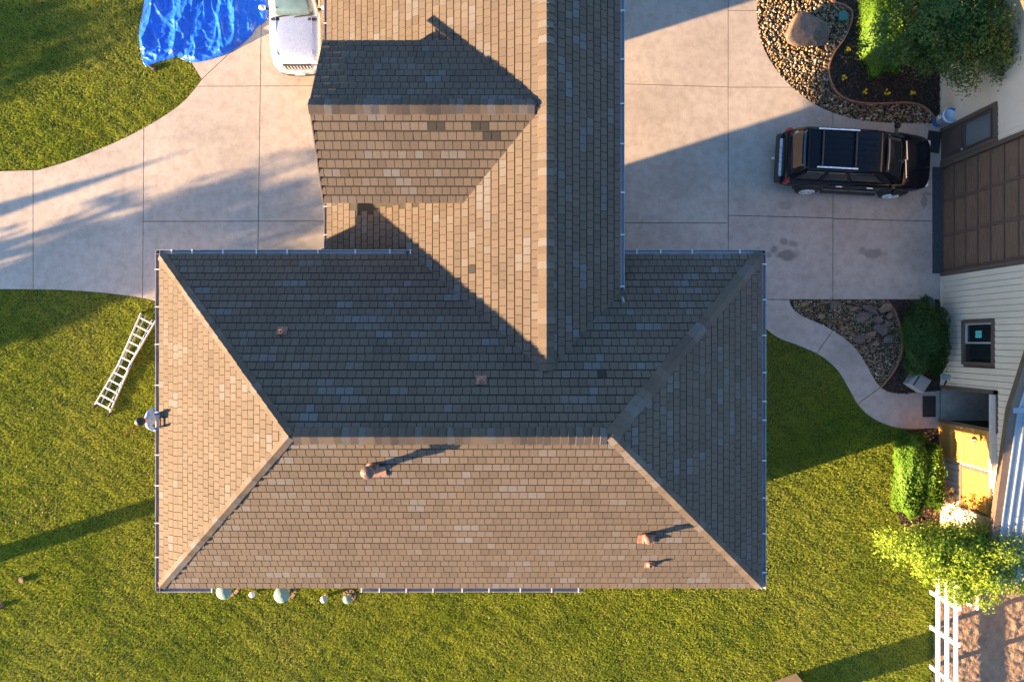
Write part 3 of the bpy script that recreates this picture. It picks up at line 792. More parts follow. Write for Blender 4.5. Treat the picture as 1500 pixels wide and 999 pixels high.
# walk-in door with a big pane
M_DOOR = plain('dark_brown_door', (0.070, 0.048, 0.040), 0.45, var=0.2, scale=4)
w = MB(); w.box((BX,6.14,0.03),(BX+0.05,7.10,2.36)); door = w.build('door', M_DOOR, barn, bevel=0.008)
frame(6.14, 7.10, 0.0, 2.36, 0.12, door, M_TRIM, sill=False)
w = MB(); w.box((BX-0.018,6.26,1.20),(BX-0.002,6.98,2.20)); w.build('pane', plain('bright_pane', (0.10,0.12,0.13), 0.05, var=0.05, spec=1.0), door)
frame(6.26, 6.98, 1.20, 2.20, 0.05, door, M_DOOR, 'pane_frame', x=BX-0.03, dep=0.03)
w = MB(); w.box((BX-0.02,6.28,0.25),(BX-0.001,6.96,1.0)); w.build('door_panel', M_DOOR, door, bevel=0.012)
w = MB(); w.lathe([(0.03,0),(0.035,0.03),(0.0,0.05)], (BX-0.03,6.22,1.05), 10, Matrix.Rotation(R(-90),4,'Y')); w.build('knob', M_ALU, door)
# sectional garage door
def m_wood(name, c0, c1, rough=0.6):
    t = NT(name); mp = t.n.new('ShaderNodeMapping'); mp.inputs['Scale'].default_value = (1, 1.5, 22); t.l.new(t.pos(), mp.inputs['Vector'])
    n = t.noise(1.6, 5, 0.65, vec=mp.outputs[0])
    t.set(Base_Color=t.ramp(n, [(0.3, c0), (0.7, c1)]), Roughness=rough); t.bump(n, 0.006, 0.6); MATS[name] = t.m; return t.m
M_GDOOR = m_wood('brown_wood_panel', (0.080,0.042,0.026), (0.19,0.108,0.066))
M_GRAIL = m_wood('brown_wood_rail', (0.085,0.048,0.038), (0.125,0.068,0.052))
w = MB(); w.box((BX+0.05,2.34,0.02),(BX+0.10,5.88,3.66)); gd = w.build('garage_door', M_GRAIL, barn)
frame(2.34, 5.88, 0.0, 3.66, 0.13, gd, M_TRIM, sill=False)
w = MB(); w.box((BX-0.32,2.30,0.052),(BX+0.05,5.92,0.07)); w.build('threshold_strip', plain('dark_threshold', (0.045,0.045,0.05), 0.9, var=0.4, scale=20), gd)
RH, NC = 0.52, 3
for i in range(7):
    z0 = 0.03+i*RH
    m = MB(); m.box((BX+0.02,2.35,z0+0.004),(BX+0.052,5.87,z0+0.05)); m.build('rail', M_GRAIL, gd)
    for c in range(NC):
        wdt = (5.86-2.36)/NC; y0 = 2.36+c*wdt
        m = MB(); m.box((BX+0.022,y0,z0+0.05),(BX+0.05,y0+0.07,z0+RH)); m.build('stile', M_GRAIL, gd)
        m = MB(); m.box((BX+0.038,y0+0.085,z0+0.065),(BX+0.055,y0+wdt-0.015,z0+RH-0.015)); m.build('panel', M_GDOOR, gd, bevel=0.01)
# window
wnd = frame(-0.66, 0.56, 1.16, 2.28, 0.10, barn, M_TRIM, 'window')
w = MB(); w.box((BX+0.03,-0.66,1.16),(BX+0.045,0.56,2.28)); w.build('pane', M_GLASS, wnd)
m = MB(); m.box((BX-0.01,-0.085,1.16),(BX+0.03,-0.035,2.28)); m.box((BX-0.01,0.51,1.16),(BX+0.03,0.56,2.28)); m.box((BX-0.01,-0.035,1.16),(BX+0.03,0.51,1.20)); m.build('sash', M_ALU, wnd)
m = MB(); m.box((BX+0.022,0.1,1.55),(BX+0.028,0.32,1.8)); m.build('paper_notice', plain('teal_notice', (0.10,0.42,0.40), 0.6), wnd)
# sliding door: track, leaf of boards, open doorway
M_YEL = m_wood('varnished_pine', (0.34,0.15,0.028), (0.48,0.235,0.05), 0.5)
M_YEL2 = m_wood('varnished_pine_batten', (0.40,0.19,0.04), (0.52,0.27,0.07), 0.5)
m = MB(); m.box((BX-0.06,-1.62,0),(BX+0.0,-1.50,2.5)); m.box((BX-0.06,-2.80,2.38),(BX,-1.50,2.5)); m.build('door_frame', M_TRIM, barn)
leaf = MB(); leaf.box((BX-0.10,-3.92,0.10),(BX-0.07,-2.66,2.34)); leaf = leaf.build('sliding_door', M_YEL, barn)
for i in range(8):
    z0 = 0.12+i*0.277
    m = MB(); m.box((BX-0.112,-3.90,z0),(BX-0.101,-2.68,z0+0.27)); m.build('plank', M_YEL, leaf, bevel=0.004)
for z in (0.10, 0.62, 1.13, 1.62, 2.22):
    m = MB(); m.box((BX-0.135,-3.91,z),(BX-0.113,-2.67,z+0.10)); m.build('batten', M_YEL2, leaf, bevel=0.004)
for y in (-3.93, -2.75):
    m = MB(); m.box((BX-0.142,y,0.09),(BX-0.114,y+0.10,2.35)); m.build('stile', M_YEL2 if y < -3 else M_TRIM, leaf, bevel=0.004)
m = MB(); m.tube([(BX-0.16,-2.80,1.0),(BX-0.19,-2.80,1.02),(BX-0.19,-2.80,1.2),(BX-0.16,-2.80,1.22)], 0.012, 6); m.build('handle', M_ALU, leaf)
tr = MB(); tr.box((BX-0.20,-4.45,2.42),(BX-0.03,-1.62,2.47)); tr.box((BX-0.20,-4.45,2.38),(BX-0.185,-1.62,2.42)); tr = tr.build('door_track', M_ALU, barn, bevel=0.006)
for y in (-3.7, -2.9):
    m = MB(); m.box((BX-0.13,y-0.03,2.2),(BX-0.115,y+0.03,2.41)); m.build('hanger_strap', M_ALU, tr)
lt = MB(); lt.lathe([(0.02,0.12),(0.10,0.0),(0.02,-0.02)], (BX-0.32,-3.05,1.95), 12); lt.tube([(BX-0.1,-3.05,2.12),(BX-0.32,-3.05,2.12),(BX-0.32,-3.05,2.02)], 0.012, 6); lt.build('wall_lantern', M_TRIM, barn)
# shuttered opening further south
sh = frame(-5.32, -4.12, 1.05, 2.22, 0.09, barn, M_TRIM, 'shutter')
for i in range(5):
    m = MB(); m.box((BX-0.055,-5.31+i*0.24,1.06),(BX-0.03,-5.31+i*0.24+0.232,2.21)); m.build('plank', M_YEL, sh, bevel=0.004)
for z in (1.12, 2.05):
    m = MB(); m.box((BX-0.08,-5.31,z),(BX-0.056,-4.13,z+0.1)); m.build('batten', M_YEL2, sh, bevel=0.004)
m = MB(); m.box((BX-0.02,-4.6,2.3),(BX+0.0,-2.75,2.36)); m.build('head_trim', M_WHITE, barn)
# metal roof with standing seams
def m_metal():
    t = NT('blue_grey_metal_roof'); n = t.noise(2.0, 5)
    t.set(Base_Color=t.ramp(n, [(0.3, (0.20,0.23,0.27)), (0.7, (0.26,0.29,0.33))]), Metallic=0.35, Roughness=0.42); MATS['m'] = t.m; return t.m
M_METAL = m_metal()
EX = BX-0.55
def roof_piece(y0, y1, ext):
    a = Vector((EX, y0, rake(y0)+0.10)); b = Vector((EX, y1, rake(y1)+0.10)); d = (b-a).normalized(); nn = Vector((1,0,0)).cross(d).normalized()
    m = MB(); m.sheet([a, a+Vector((ext,0,0)), b+Vector((ext,0,0)), b], nn, 0.05); rf = m.build('roof_panel', M_METAL, barn)
    x = 0.16
    while x < ext:
        m = MB(); m.bar(a+Vector((x,0,0))+nn*0.018, b+Vector((x,0,0))+nn*0.018, 0.035, 0.036, up=nn); m.build('seam', M_METAL, rf); x += 0.215
    m = MB(); m.bar(a+Vector((0.03,0,-0.07)), b+Vector((0.03,0,-0.07)), 0.20, 0.16); m.build('fascia', M_TRIM, rf)
roof_piece(-7.2, -1.95, 9.5); roof_piece(-1.95, 4.4, 9.5); roof_piece(4.4, 12.9, 9.5)
m = MB(); m.bar((EX,-1.95,rake(-1.95)+0.14),(EX+9.5,-1.95,rake(-1.95)+0.14), 0.16, 0.03); m.build('ridge_flashing', M_METAL, barn)

# ================================================================== VEHICLES
def car_paint(name, col, rough=0.22, metal=0.0, coat=0.5):
    t = NT(name); n = t.noise(3.0, 4)
    t.set(Base_Color=t.ramp(n, [(0.3, tuple(c*0.95 for c in col)), (0.7, tuple(min(1,c*1.05) for c in col))]), Roughness=t.ramp(t.noise(9,4), [(0.3, rough-0.04), (0.7, rough+0.08)]), Metallic=metal, Coat_Weight=coat, Coat_Roughness=0.1, Specular_IOR_Level=0.2)
    MATS[name] = t.m; return t.m
M_CHROME = plain('chrome', (0.72,0.72,0.73), 0.28, metal=0.35, var=0.05)
M_TYRE = plain('tyre', (0.016,0.016,0.017), 0.85, var=0.2)
M_TAIL = plain('tail_lens', (0.35,0.02,0.02), 0.2)
M_LENS = plain('clear_lens', (0.55,0.56,0.58), 0.12)
M_PLATE = plain('number_plate', (0.70,0.70,0.68), 0.5)
M_PLASTIC = plain('black_plastic', (0.020,0.020,0.021), 0.6, var=0.15)
M_GLASST = plain('tinted_window', (0.010,0.013,0.016), 0.05, var=0.1, spec=0.7)
def loft(st, name, mat, par, sub=2):
    """st: list of (x, [(y, z) from centre-bottom to centre-top]); mirrored"""
    m = MB(); n = len(st[0][1]); full = 2*n-2
    for x, pr in st:
        ring = [(x, y, z) for y, z in pr] + [(x, -y, z) for y, z in reversed(pr[1:-1])]
        m.v += ring
    for i in range(len(st)-1):
        for k in range(full):
            m.f.append((i*full+k, i*full+(k+1)%full, (i+1)*full+(k+1)%full, (i+1)*full+k))
    m.f.append(tuple(range(full))); m.f.append(tuple((len(st)-1)*full+k for k in reversed(range(full))))
    ob = m.build(name, mat, par, smooth=True, local=True)
    if sub:
        s = ob.modifiers.new('sub', 'SUBSURF'); s.levels = sub; s.render_levels = sub
    return ob
def quadpatch(pts, nu, nv, name, mat, par, th=0.012, bulge=0.0):
    """curved glass patch through 4 corners (a b c d)"""
    a, b, c, d = [Vector(p) for p in pts]; n = (b-a).cross(d-a).normalized(); m = MB()
    for j in range(nv+1):
        for i in range(nu+1):
            u, v = i/nu, j/nv
            p = (a*(1-u)+b*u)*(1-v) + (d*(1-u)+c*u)*v
            m.v.append(tuple(p + n*(bulge*4*u*(1-u))))
    for j in range(nv):
        for i in range(nu):
            k = j*(nu+1)+i; m.f.append((k, k+1, k+nu+2, k+nu+1))
    ob = m.build(name, mat, par, smooth=True, local=True)
    s = ob.modifiers.new('solid', 'SOLIDIFY'); s.thickness = th; s.offset = 0
    return ob
def wheel(car, x, y, r, wdt, side, rimr):
    M = Matrix.Rotation(R(90), 4, 'X'); c = (x, y, r)
    m = MB(); m.lathe([(rimr,-wdt/2),(r-0.03,-wdt/2),(r,-wdt/2+0.04),(r,wdt/2-0.04),(r-0.03,wdt/2),(rimr,wdt/2)], c, 28, M); 
    wh = m.build('wheel', M_TYRE, car, local=True, smooth=True)
    fx = y + side*(wdt/2+0.006)
    m = MB(); m.lathe([(rimr+0.005,-0.03),(rimr+0.01,0.02),(rimr-0.02,0.025),(rimr-0.03,-0.03)], (x, fx, r), 28, M); m.build('rim', M_CHROME, wh, local=True, smooth=True)
    m = MB(); m.lathe([(rimr-0.02,-0.02),(rimr-0.02,0.0),(0,0.0)], (x, fx-side*0.03, r), 20, M); m.build('brake_disc', M_PLASTIC, wh, local=True)
    for k in range(6):
        a = k*math.pi/3
        m = MB(); m.bar((x, fx, r), (x+math.cos(a)*(rimr-0.01), fx, r+math.sin(a)*(rimr-0.01)), 0.05, 0.03, up=(0,1,0)); m.build('spoke', M_CHROME, wh, local=True)
    m = MB(); m.lathe([(0.05,-0.02),(0.05,0.02),(0.0,0.025)], (x, fx+side*0.01, r), 14, M); m.build('hub_cap', M_CHROME, wh, local=True)
def rrect(w, zb, zs, zt, crown=0.62):
    return [(0,zb),(w*0.86,zb),(w*0.985,zb+0.12),(w,(zb+zs)/2),(w*0.985,zs-0.06),(w*0.93,zs),(w*crown,zt),(0,zt+0.012)]
def glasshouse(car, bx0, bx1, tx0, tx1, zb, zt, wb, wt, paint, win, pillars):
    """cabin frustum: base bx0..bx1 at zb, roof tx0..tx1 at zt; half widths wb, wt"""
    m = MB(); e = 0.03
    B = lambda x, s: Vector((x, s*wb*(0.97 if abs(x-bx0) < 1e-6 or abs(x-bx1) < 1e-6 else 1), zb)); T = lambda x, s: Vector((x, s*wt, zt))
    st = []
    for x, w2, z in ((bx0, wb*0.93, zb), (bx0+0.02, wb*0.94, zb)): pass
    m.v += [tuple(B(bx0,1)), tuple(B(bx1,1)), tuple(B(bx1,-1)), tuple(B(bx0,-1)), tuple(T(tx0,1)), tuple(T(tx1,1)), tuple(T(tx1,-1)), tuple(T(tx0,-1))]
    m.f += [(0,3,2,1),(0,1,5,4),(1,2,6,5),(2,3,7,6),(3,0,4,7),(4,5,6,7)]
    ob = m.build('cabin', paint, car, local=True); b = ob.modifiers.new('bevel','BEVEL'); b.width = 0.085; b.segments = 5; b.limit_method = 'NONE'
    ob.data.polygons.foreach_set('use_smooth', [True]*6)
    def face(p00, p10, p11, p01, nm, mat, bul=0.0):
        c = (p00+p10+p11+p01)/4; n = (p10-p00).cross(p01-p00).normalized()
        cab = Vector(((bx0+bx1)/2, 0, (zb+zt)/2))
        if n.dot(c-cab) < 0: n = -n; p00, p10, p11, p01 = p10, p00, p01, p11
        o = n*0.012
        return quadpatch([p00+o, p10+o, p11+o, p01+o], 8, 4, nm, mat, car, 0.012, bul)
    L_ = lambda a, b, t: a+(b-a)*t
    # windscreen and rear window
    for nm, A0, A1, T0, T1, bul in (('windscreen', B(bx1,1), B(bx1,-1), T(tx1,1), T(tx1,-1), 0.03), ('rear_window', B(bx0,1), B(bx0,-1), T(tx0,1), T(tx0,-1), 0.02)):
        f = lambda u, v: L_(L_(A0,A1,u), L_(T0,T1,u), v)
        face(f(0.075,0.08), f(0.925,0.08), f(0.93,0.88), f(0.07,0.88), nm, win if nm == 'windscreen' else M_GLASST, bul)
    for s in (1, -1):
        for u0, u1 in pillars:
            f = lambda u, v: L_(L_(B(bx0,s),B(bx1,s),u), L_(T(tx0,s),T(tx1,s),u), v)
            face(f(u0,0.10), f(u1,0.10), f(u1,0.86), f(u0,0.86), 'side_window', M_GLASST)
    return ob

# ---- black sport utility vehicle on the east driveway
M_BLK = car_paint('black_car_paint', (0.004,0.005,0.009), 0.12, coat=0.0)
suv = thing('parked_suv', 'black sport utility vehicle with silver roof rails parked facing the barn', 'car', (11.32, 5.93, 0.05), R(-3.0))
wS = 0.93
st = [(-2.42, rrect(0.80,0.42,0.78,0.86)), (-2.38, rrect(0.86,0.36,0.95,1.0)), (-2.22, rrect(0.91,0.32,1.0,1.06)), (-1.2, rrect(wS,0.28,1.02,1.06)), (0.2, rrect(wS,0.28,1.02,1.06)), (1.15, rrect(wS,0.28,1.01,1.06)),
      (1.50, rrect(0.925,0.28,1.0,1.07,0.7)), (1.9, rrect(0.90,0.30,0.96,1.03,0.72)), (2.22, rrect(0.84,0.34,0.90,0.97,0.7)), (2.38, rrect(0.70,0.40,0.78,0.84,0.7)), (2.44, rrect(0.56,0.45,0.68,0.72,0.7))]
loft(st, 'body', M_BLK, suv, 2)
glasshouse(suv, -2.34, 1.44, -2.02, 0.30, 1.0, 1.74, 0.86, 0.66, M_BLK, M_GLASST, ((0.03,0.26),(0.29,0.52),(0.55,0.86)))
for x in (-1.40, 1.40):
    for s in (1, -1):
        wheel(suv, x, s*(wS-0.045), 0.375, 0.25, s, 0.235)
        m = MB()                                # flared arch
        for k in range(13):
            a0 = math.pi*k/12
            m.v += [(x+math.cos(a0)*rr, s*yy_, 0.375+math.sin(a0)*rr) for rr, yy_ in ((0.42,wS+0.015),(0.50,wS+0.005),(0.50,wS-0.08),(0.42,wS-0.08))]
        for k in range(12):
            for j in range(4): m.f.append((k*4+j, k*4+(j+1)%4, (k+1)*4+(j+1)%4, (k+1)*4+j))
        m.build('wheel_arch', M_PLASTIC, suv, local=True, smooth=True)
for s in (1, -1):
    m = MB(); m.bar((-1.78,s*0.60,1.80),(-0.50,s*0.60,1.80), 0.045, 0.035); rr = m.build('roof_rail', M_CHROME, suv, local=True, bevel=0.01)
    m = MB()
    for x in (-1.74, -1.1, -0.54): m.box((x-0.04,s*0.60-0.02,1.72),(x+0.04,s*0.60+0.02,1.79))
    m.build('rail_foot', M_PLASTIC, rr, local=True)
    m = MB(); m.lathe([(0.0,-0.10),(0.07,-0.08),(0.10,0.0),(0.07,0.08),(0,0.10)], (1.08, s*1.08, 1.10), 12, Matrix.Rotation(R(90),4,'X')); mi = m.build('wing_mirror', M_BLK, suv, local=True, smooth=True)
    m = MB(); m.bar((1.06,s*0.84,1.06),(1.07,s*1.04,1.08), 0.08, 0.05); m.build('mirror_arm', M_PLASTIC, mi, local=True)
    for x in (-0.62, 0.38):
        m = MB(); m.bar((x-0.10,s*(wS+0.014),0.93),(x+0.10,s*(wS+0.014),0.93), 0.035, 0.04); m.build('door_handle', M_CHROME, suv, local=True, bevel=0.01)
    for x in (-1.0, -0.05, 0.98):
        m = MB(); m.bar((x,s*(wS+0.001),0.36),(x,s*(wS-0.015),0.98), 0.008, 0.012); m.build('door_seam', M_PLASTIC, suv, local=True)
    m = MB(); m.bar((-0.95,s*(wS+0.05),0.34),(0.9,s*(wS+0.05),0.34), 0.10, 0.05); m.build('running_board', M_PLASTIC, suv, local=True, bevel=0.015)
    m = MB(); m.box((-2.385,s*0.83-0.07,0.72),(-2.24,s*0.83+0.06,1.0)); m.build('tail_light', M_TAIL, suv, local=True, bevel=0.03)
    m = MB(); m.box((2.20,s*0.62-0.14,0.70),(2.36,s*0.62+0.14,0.84)); m.build('headlight', M_LENS, suv, local=True, bevel=0.03)
for x in (-1.62, -0.58):
    m = MB(); m.bar((x,-0.60,1.80),(x,0.60,1.80), 0.05, 0.03); m.build('cross_bar', M_PLASTIC, suv, local=True, bevel=0.01)
for y in (-0.36,-0.18,0,0.18,0.36):
    m = MB(); m.bar((-1.85,y,1.742),(0.1,y,1.742), 0.035, 0.014); m.build('roof_rib', M_BLK, suv, local=True, bevel=0.006)
m = MB(); m.box((-2.56,-0.80,0.42),(-2.36,0.80,0.66)); bp = m.build('bumper', M_PLASTIC, suv, local=True, bevel=0.05)
m = MB(); m.box((-2.50,-0.62,0.662),(-2.38,0.62,0.675)); m.build('step_pad', M_CHROME, bp, local=True)
m = MB(); m.lathe([(0.0,0.0),(0.03,0.0),(0.03,0.05),(0.0,0.06)], (-2.64,0.02,0.46), 10); m.bar((-2.66,0.02,0.44),(-2.5,0.02,0.44),0.05,0.05); m.build('tow_ball', M_CHROME, bp, local=True)
m = MB(); m.box((2.34,-0.72,0.40),(2.50,0.72,0.62)); m.build('bumper', M_PLASTIC, suv, local=True, bevel=0.06)
m = MB(); m.bar((-2.395,-0.17,0.82),(-2.395,0.17,0.82), 0.012, 0.16, up=(0.2,0,1)); m.build('number_plate', M_PLATE, suv, local=True)
m = MB(); m.bar((-2.36,-0.45,0.94),(-2.36,0.45,0.94), 0.02, 0.035); m.build('tailgate_trim', M_CHROME, suv, local=True)
m = MB(); m.bar((-2.22,-0.52,1.28),(-2.27,0.1,1.20), 0.02, 0.02); m.build('rear_wiper', M_PLASTIC, suv, local=True)
for s in (0.1, -0.5):
    m = MB(); m.bar((1.46,s-0.1,1.085),(1.40,s+0.50,1.10), 0.03, 0.02); m.build('wiper', M_ALU, suv, local=True)
# small white emblem on the corner of the rear window
cu = bpy.data.curves.new('emblem', 'FONT'); cu.body = 'K'; cu.size = 0.16; cu.extrude = 0.002; cu.align_x = 'CENTER'; cu.align_y = 'CENTER'
tmp = bpy.data.objects.new('emblem_tmp', cu); COL.objects.link(tmp)
dg = bpy.context.evaluated_depsgraph_get(); em = bpy.data.meshes.new_from_object(tmp.evaluated_get(dg)); bpy.data.objects.remove(tmp)
e = link('emblem', em, M_WHITE, suv); e.location = (-2.245, 0.62, 1.30); e.rotation_euler = (R(66), 0, R(-90))
m = MB(); m.box((-2.30,-0.78,1.0),(-2.27,-0.60,1.06)); m.build('bumper_sticker', plain('sticker', (0.55,0.30,0.34), 0.5, var=0.3, scale=40), suv, local=True)

# ---- white pickup by the tarp, facing south
M_WHT = car_paint('white_car_paint', (0.58,0.61,0.68), 0.26, 0.65)
trk = thing('parked_pickup', 'white pickup truck parked between the blue tarp and the house wing', 'car', (-7.04, 11.55, 0.05), R(-90))
wT = 0.86
ST = [(-2.6, rrect(0.80,0.5,1.0,1.05,0.7)), (-2.5, rrect(wT,0.42,1.08,1.10)), (-1.0, rrect(wT,0.40,1.10,1.12)), (0.6, rrect(wT,0.40,1.10,1.13)), (1.05, rrect(wT,0.40,1.08,1.15,0.74)), (1.6, rrect(wT,0.40,1.06,1.13,0.76)),
      (2.15, rrect(0.85,0.42,1.02,1.08,0.76)), (2.38, rrect(0.80,0.44,0.94,1.0,0.74)), (2.52, rrect(0.72,0.48,0.84,0.88,0.74)), (2.56, rrect(0.66,0.52,0.76,0.79,0.74))]
loft(ST, 'body', M_WHT, trk, 2)
M_WIN = plain('green_windscreen', (0.07,0.115,0.14), 0.05, var=0.25, scale=2.5, spec=0.8)
glasshouse(trk, -1.1, 1.12, -0.75, 0.20, 1.08, 1.78, 0.82, 0.64, M_WHT, M_WIN, ((0.05,0.45),(0.50,0.88)))
for x in (-1.7, 1.72):
    for s in (1, -1): wheel(trk, x, s*(wT-0.10), 0.38, 0.24, s, 0.24)
for s in (1, -1):
    m = MB(); m.lathe([(0.0,-0.11),(0.06,-0.10),(0.085,-0.02),(0.075,0.09),(0,0.11)], (0.82, s*1.00, 1.16), 12, Matrix.Rotation(R(90),4,'X')); mi = m.build('wing_mirror', M_WHT, trk, local=True, smooth=True)
    m = MB(); m.bar((0.86,s*0.80,1.12),(0.84,s*0.96,1.14), 0.07, 0.05); m.build('mirror_arm', M_PLASTIC, mi, local=True)
    m = MB(); m.bar((1.12,s*0.58,1.155),(2.30,s*0.56,1.035), 0.012, 0.02); m.build('hood_crease', M_WHT, trk, local=True)
    m = MB(); m.box((2.30,s*0.62-0.14,0.76),(2.50,s*0.62+0.10,0.92)); m.build('headlight', M_LENS, trk, local=True, bevel=0.04)
m = MB(); m.box((2.40,-0.46,0.66),(2.575,0.46,0.88)); gr = m.build('grille', M_PLASTIC, trk, local=True, bevel=0.02)
for k in range(9):
    y = -0.42+k*0.105
    m = MB(); m.box((2.565,y,0.68),(2.585,y+0.02,0.87)); m.build('grille_bar', M_CHROME, gr, local=True)
m = MB(); m.prism([(2.3,-0.84),(2.42,-0.83),(2.58,-0.70),(2.66,-0.45),(2.69,0),(2.66,0.45),(2.58,0.70),(2.42,0.83),(2.3,0.84)], 0.44, 0.66); bp = m.build('bumper', M_WHT, trk, local=True, bevel=0.07)
m = MB(); m.prism([(2.5,-0.72),(2.61,-0.66),(2.69,-0.42),(2.72,0),(2.69,0.42),(2.61,0.66),(2.5,0.72)], 0.38, 0.45); m.build('bumper_trim', M_PLASTIC, bp, local=True, bevel=0.02)
m = MB(); m.box((2.70,-0.16,0.50),(2.715,0.16,0.62)); m.build('number_plate', M_PLATE, bp, local=True)
for s in (0.12, -0.48):
    m = MB(); m.bar((1.13,s-0.1,1.15),(1.05,s+0.48,1.17), 0.03, 0.02); m.build('wiper', M_PLASTIC, trk, local=True)
m = MB(); m.bar((1.18,-0.74,1.125),(1.18,0.74,1.125), 0.10, 0.03); m.build('cowl', M_PLASTIC, trk, local=True, bevel=0.01)
m = MB(); m.box((0.90,-0.62,1.26),(0.92,-0.52,1.32)); m.build('windscreen_sticker', M_WHITE, trk, local=True)
m = MB(); m.box((-2.45,-0.62,1.10),(-1.2,0.62,1.125)); m.build('bed_cover', M_PLASTIC, trk, local=True, bevel=0.01)

# ---- off-road buggy whose tail just enters the picture beyond the boulder
bug = thing('off_road_buggy', 'off-road buggy with knobbly tyre and red frame beyond the boulder', 'buggy', (9.15, 13.05, 0.02), R(92))
M_RED = plain('red_frame', (0.45,0.02,0.03), 0.4)
for x in (-0.95, 0.95):
    for s in (1, -1):
        wheel(bug, x, s*0.66, 0.33, 0.28, s, 0.18)
        m = MB()
        for k in range(22):
            a = k*2*math.pi/22
            m.box((-0.03,-0.13,0.32),(0.03,0.13,0.35), Matrix.Translation((x, s*0.66, 0.33)) @ Matrix.Rotation(a,4,'Y'))
        m.build('tyre_tread', M_TYRE, bug, local=True)
m = MB(); m.box((-1.2,-0.42,0.35),(1.2,0.42,0.62)); m.build('chassis', M_PLASTIC, bug, local=True, bevel=0.05)
m = MB(); m.box((-1.25,-0.5,0.62),(-0.35,0.5,0.78)); m.build('cargo_bed', M_PLASTIC, bug, local=True, bevel=0.03)
for s in (1, -1):
    m = MB(); m.tube([(-1.22,s*0.48,0.82),(-0.45,s*0.50,0.95),(-0.35,s*0.50,1.75),(0.45,s*0.48,1.75),(0.85,s*0.46,0.95),(1.2,s*0.4,0.7)], 0.03, 8); m.build('roll_bar', M_RED, bug, local=True, smooth=True)
    m = MB(); m.box((-0.3,s*0.25-0.2,0.62),(0.1,s*0.25+0.2,0.78)); m.box((-0.38,s*0.25-0.2,0.7),(-0.26,s*0.25+0.2,1.25)); m.build('seat', M_BLACK, bug, local=True, bevel=0.04)
m = MB(); m.lathe([(0.15,-0.02),(0.18,0.0),(0.15,0.02)], (0.42,0.25,1.0), 18, Matrix.Rotation(R(-60),4,'Y')); m.build('steering_wheel', M_BLACK, bug, local=True)
# ================================================================== THINGS AROUND THE HOUSE
# ---- crumpled blue tarp
def m_tarp():
    t = NT('blue_tarp')
    n = t.noise(2.0, 4)
    wv = t.n.new('ShaderNodeTexVoronoi'); wv.feature = 'DISTANCE_TO_EDGE'; wv.inputs['Scale'].default_value = 3.2; t.l.new(t.pos(), wv.inputs['Vector'])
    nz = t.noise(9, 4, 0.6)
    t.set(Base_Color=t.ramp(n, [(0.3, (0.005,0.075,0.46)), (0.7, (0.010,0.12,0.66))]), Roughness=0.27, Specular_IOR_Level=0.7)
    h = t.math('ADD', t.math('MULTIPLY', t.math('MINIMUM', wv.outputs[0], 0.12), 2.0), t.math('MULTIPLY', nz, 0.7))
    t.bump(h, 0.03, 0.5); MATS['tarp'] = t.m; return t.m
def tarp():
    out = smooth_line([P2(*p) for p in ((219,-70),(214,0),(207,40),(206,58),(209,78),(214,97),(224,95),(236,91),(256,86),(262,84),(280,92),(297,91),(330,81),(352,68),(370,52),(377,40),(384,37),(393,28),(395,12),(391,0),(384,-70))], 4)
    xs = [p[0] for p in out]; ys = [p[1] for p in out]; st = 0.022
    gx = np.arange(min(xs)-0.1, max(xs)+0.1, st); gy = np.arange(min(ys)-0.1, max(ys)+0.1, st); X, Y = np.meshgrid(gx, gy)
    r = np.random.default_rng(5)
    # distance to the outline
    Dm = np.full(X.shape, 9.0); n = len(out)
    for i in range(n):
        (x0,y0),(x1,y1) = out[i], out[(i+1)%n]; dx, dy = x1-x0, y1-y0; L2 = dx*dx+dy*dy+1e-9
        t = np.clip(((X-x0)*dx+(Y-y0)*dy)/L2, 0, 1); Dm = np.minimum(Dm, np.hypot(X-x0-t*dx, Y-y0-t*dy))
    Z = np.zeros_like(X)
    xw = X
    def fourier(sx, sy, k):
        a = np.zeros_like(X)
        for _ in range(k):
            a += np.sin(X*r.normal(0, sx) + Y*r.normal(0, sy) + r.uniform(0, 6.28))
        return a/math.sqrt(k/2)
    # long drag folds, then crumpled facets: sharp creases where smooth noise changes sign
    for sx, sy, am, pw in ((2.2, 0.7, 0.10, 1.3), (3.8, 1.4, 0.065, 1.2), (6.5, 4.5, 0.036, 1.0), (11, 10, 0.017, 1.0)):
        Z += am*np.clip(1-np.abs(fourier(sx, sy, 14)), 0, 1)**pw
    low = np.exp(-((Y-min(ys)-0.35)**2)/0.12)
    Z += low*0.05*np.clip(1-np.abs(fourier(4, 9, 12)), 0, 1)
    Z = 0.055 + Z*np.clip(Dm/0.14, 0.12, 1) + 0.03*np.clip(Dm/0.5, 0, 1)
    ok = inpoly(X, Y, out); idx = np.arange(X.size).reshape(X.shape)
    q = ok[:-1,:-1] | ok[1:,:-1] | ok[:-1,1:] | ok[1:,1:]
    q &= (Dm[:-1,:-1] < 0.05) | ok[:-1,:-1]
    f = np.stack([idx[:-1,:-1][q], idx[:-1,1:][q], idx[1:,1:][q], idx[1:,:-1][q]], 1)
    o = np_mesh('tarp', np.stack([X.ravel(), Y.ravel(), Z.ravel()], 1), f, 4, m_tarp(), smooth=True)
    bm = bmesh.new(); bm.from_mesh(o.data); bmesh.ops.delete(bm, geom=[v for v in bm.verts if not v.link_faces], context='VERTS'); bm.to_mesh(o.data); bm.free()
    s = o.modifiers.new('solid', 'SOLIDIFY'); s.thickness = 0.004
    tag(o, 'crumpled glossy blue plastic tarp spread over lawn and driveway edge', 'tarp')
tarp()

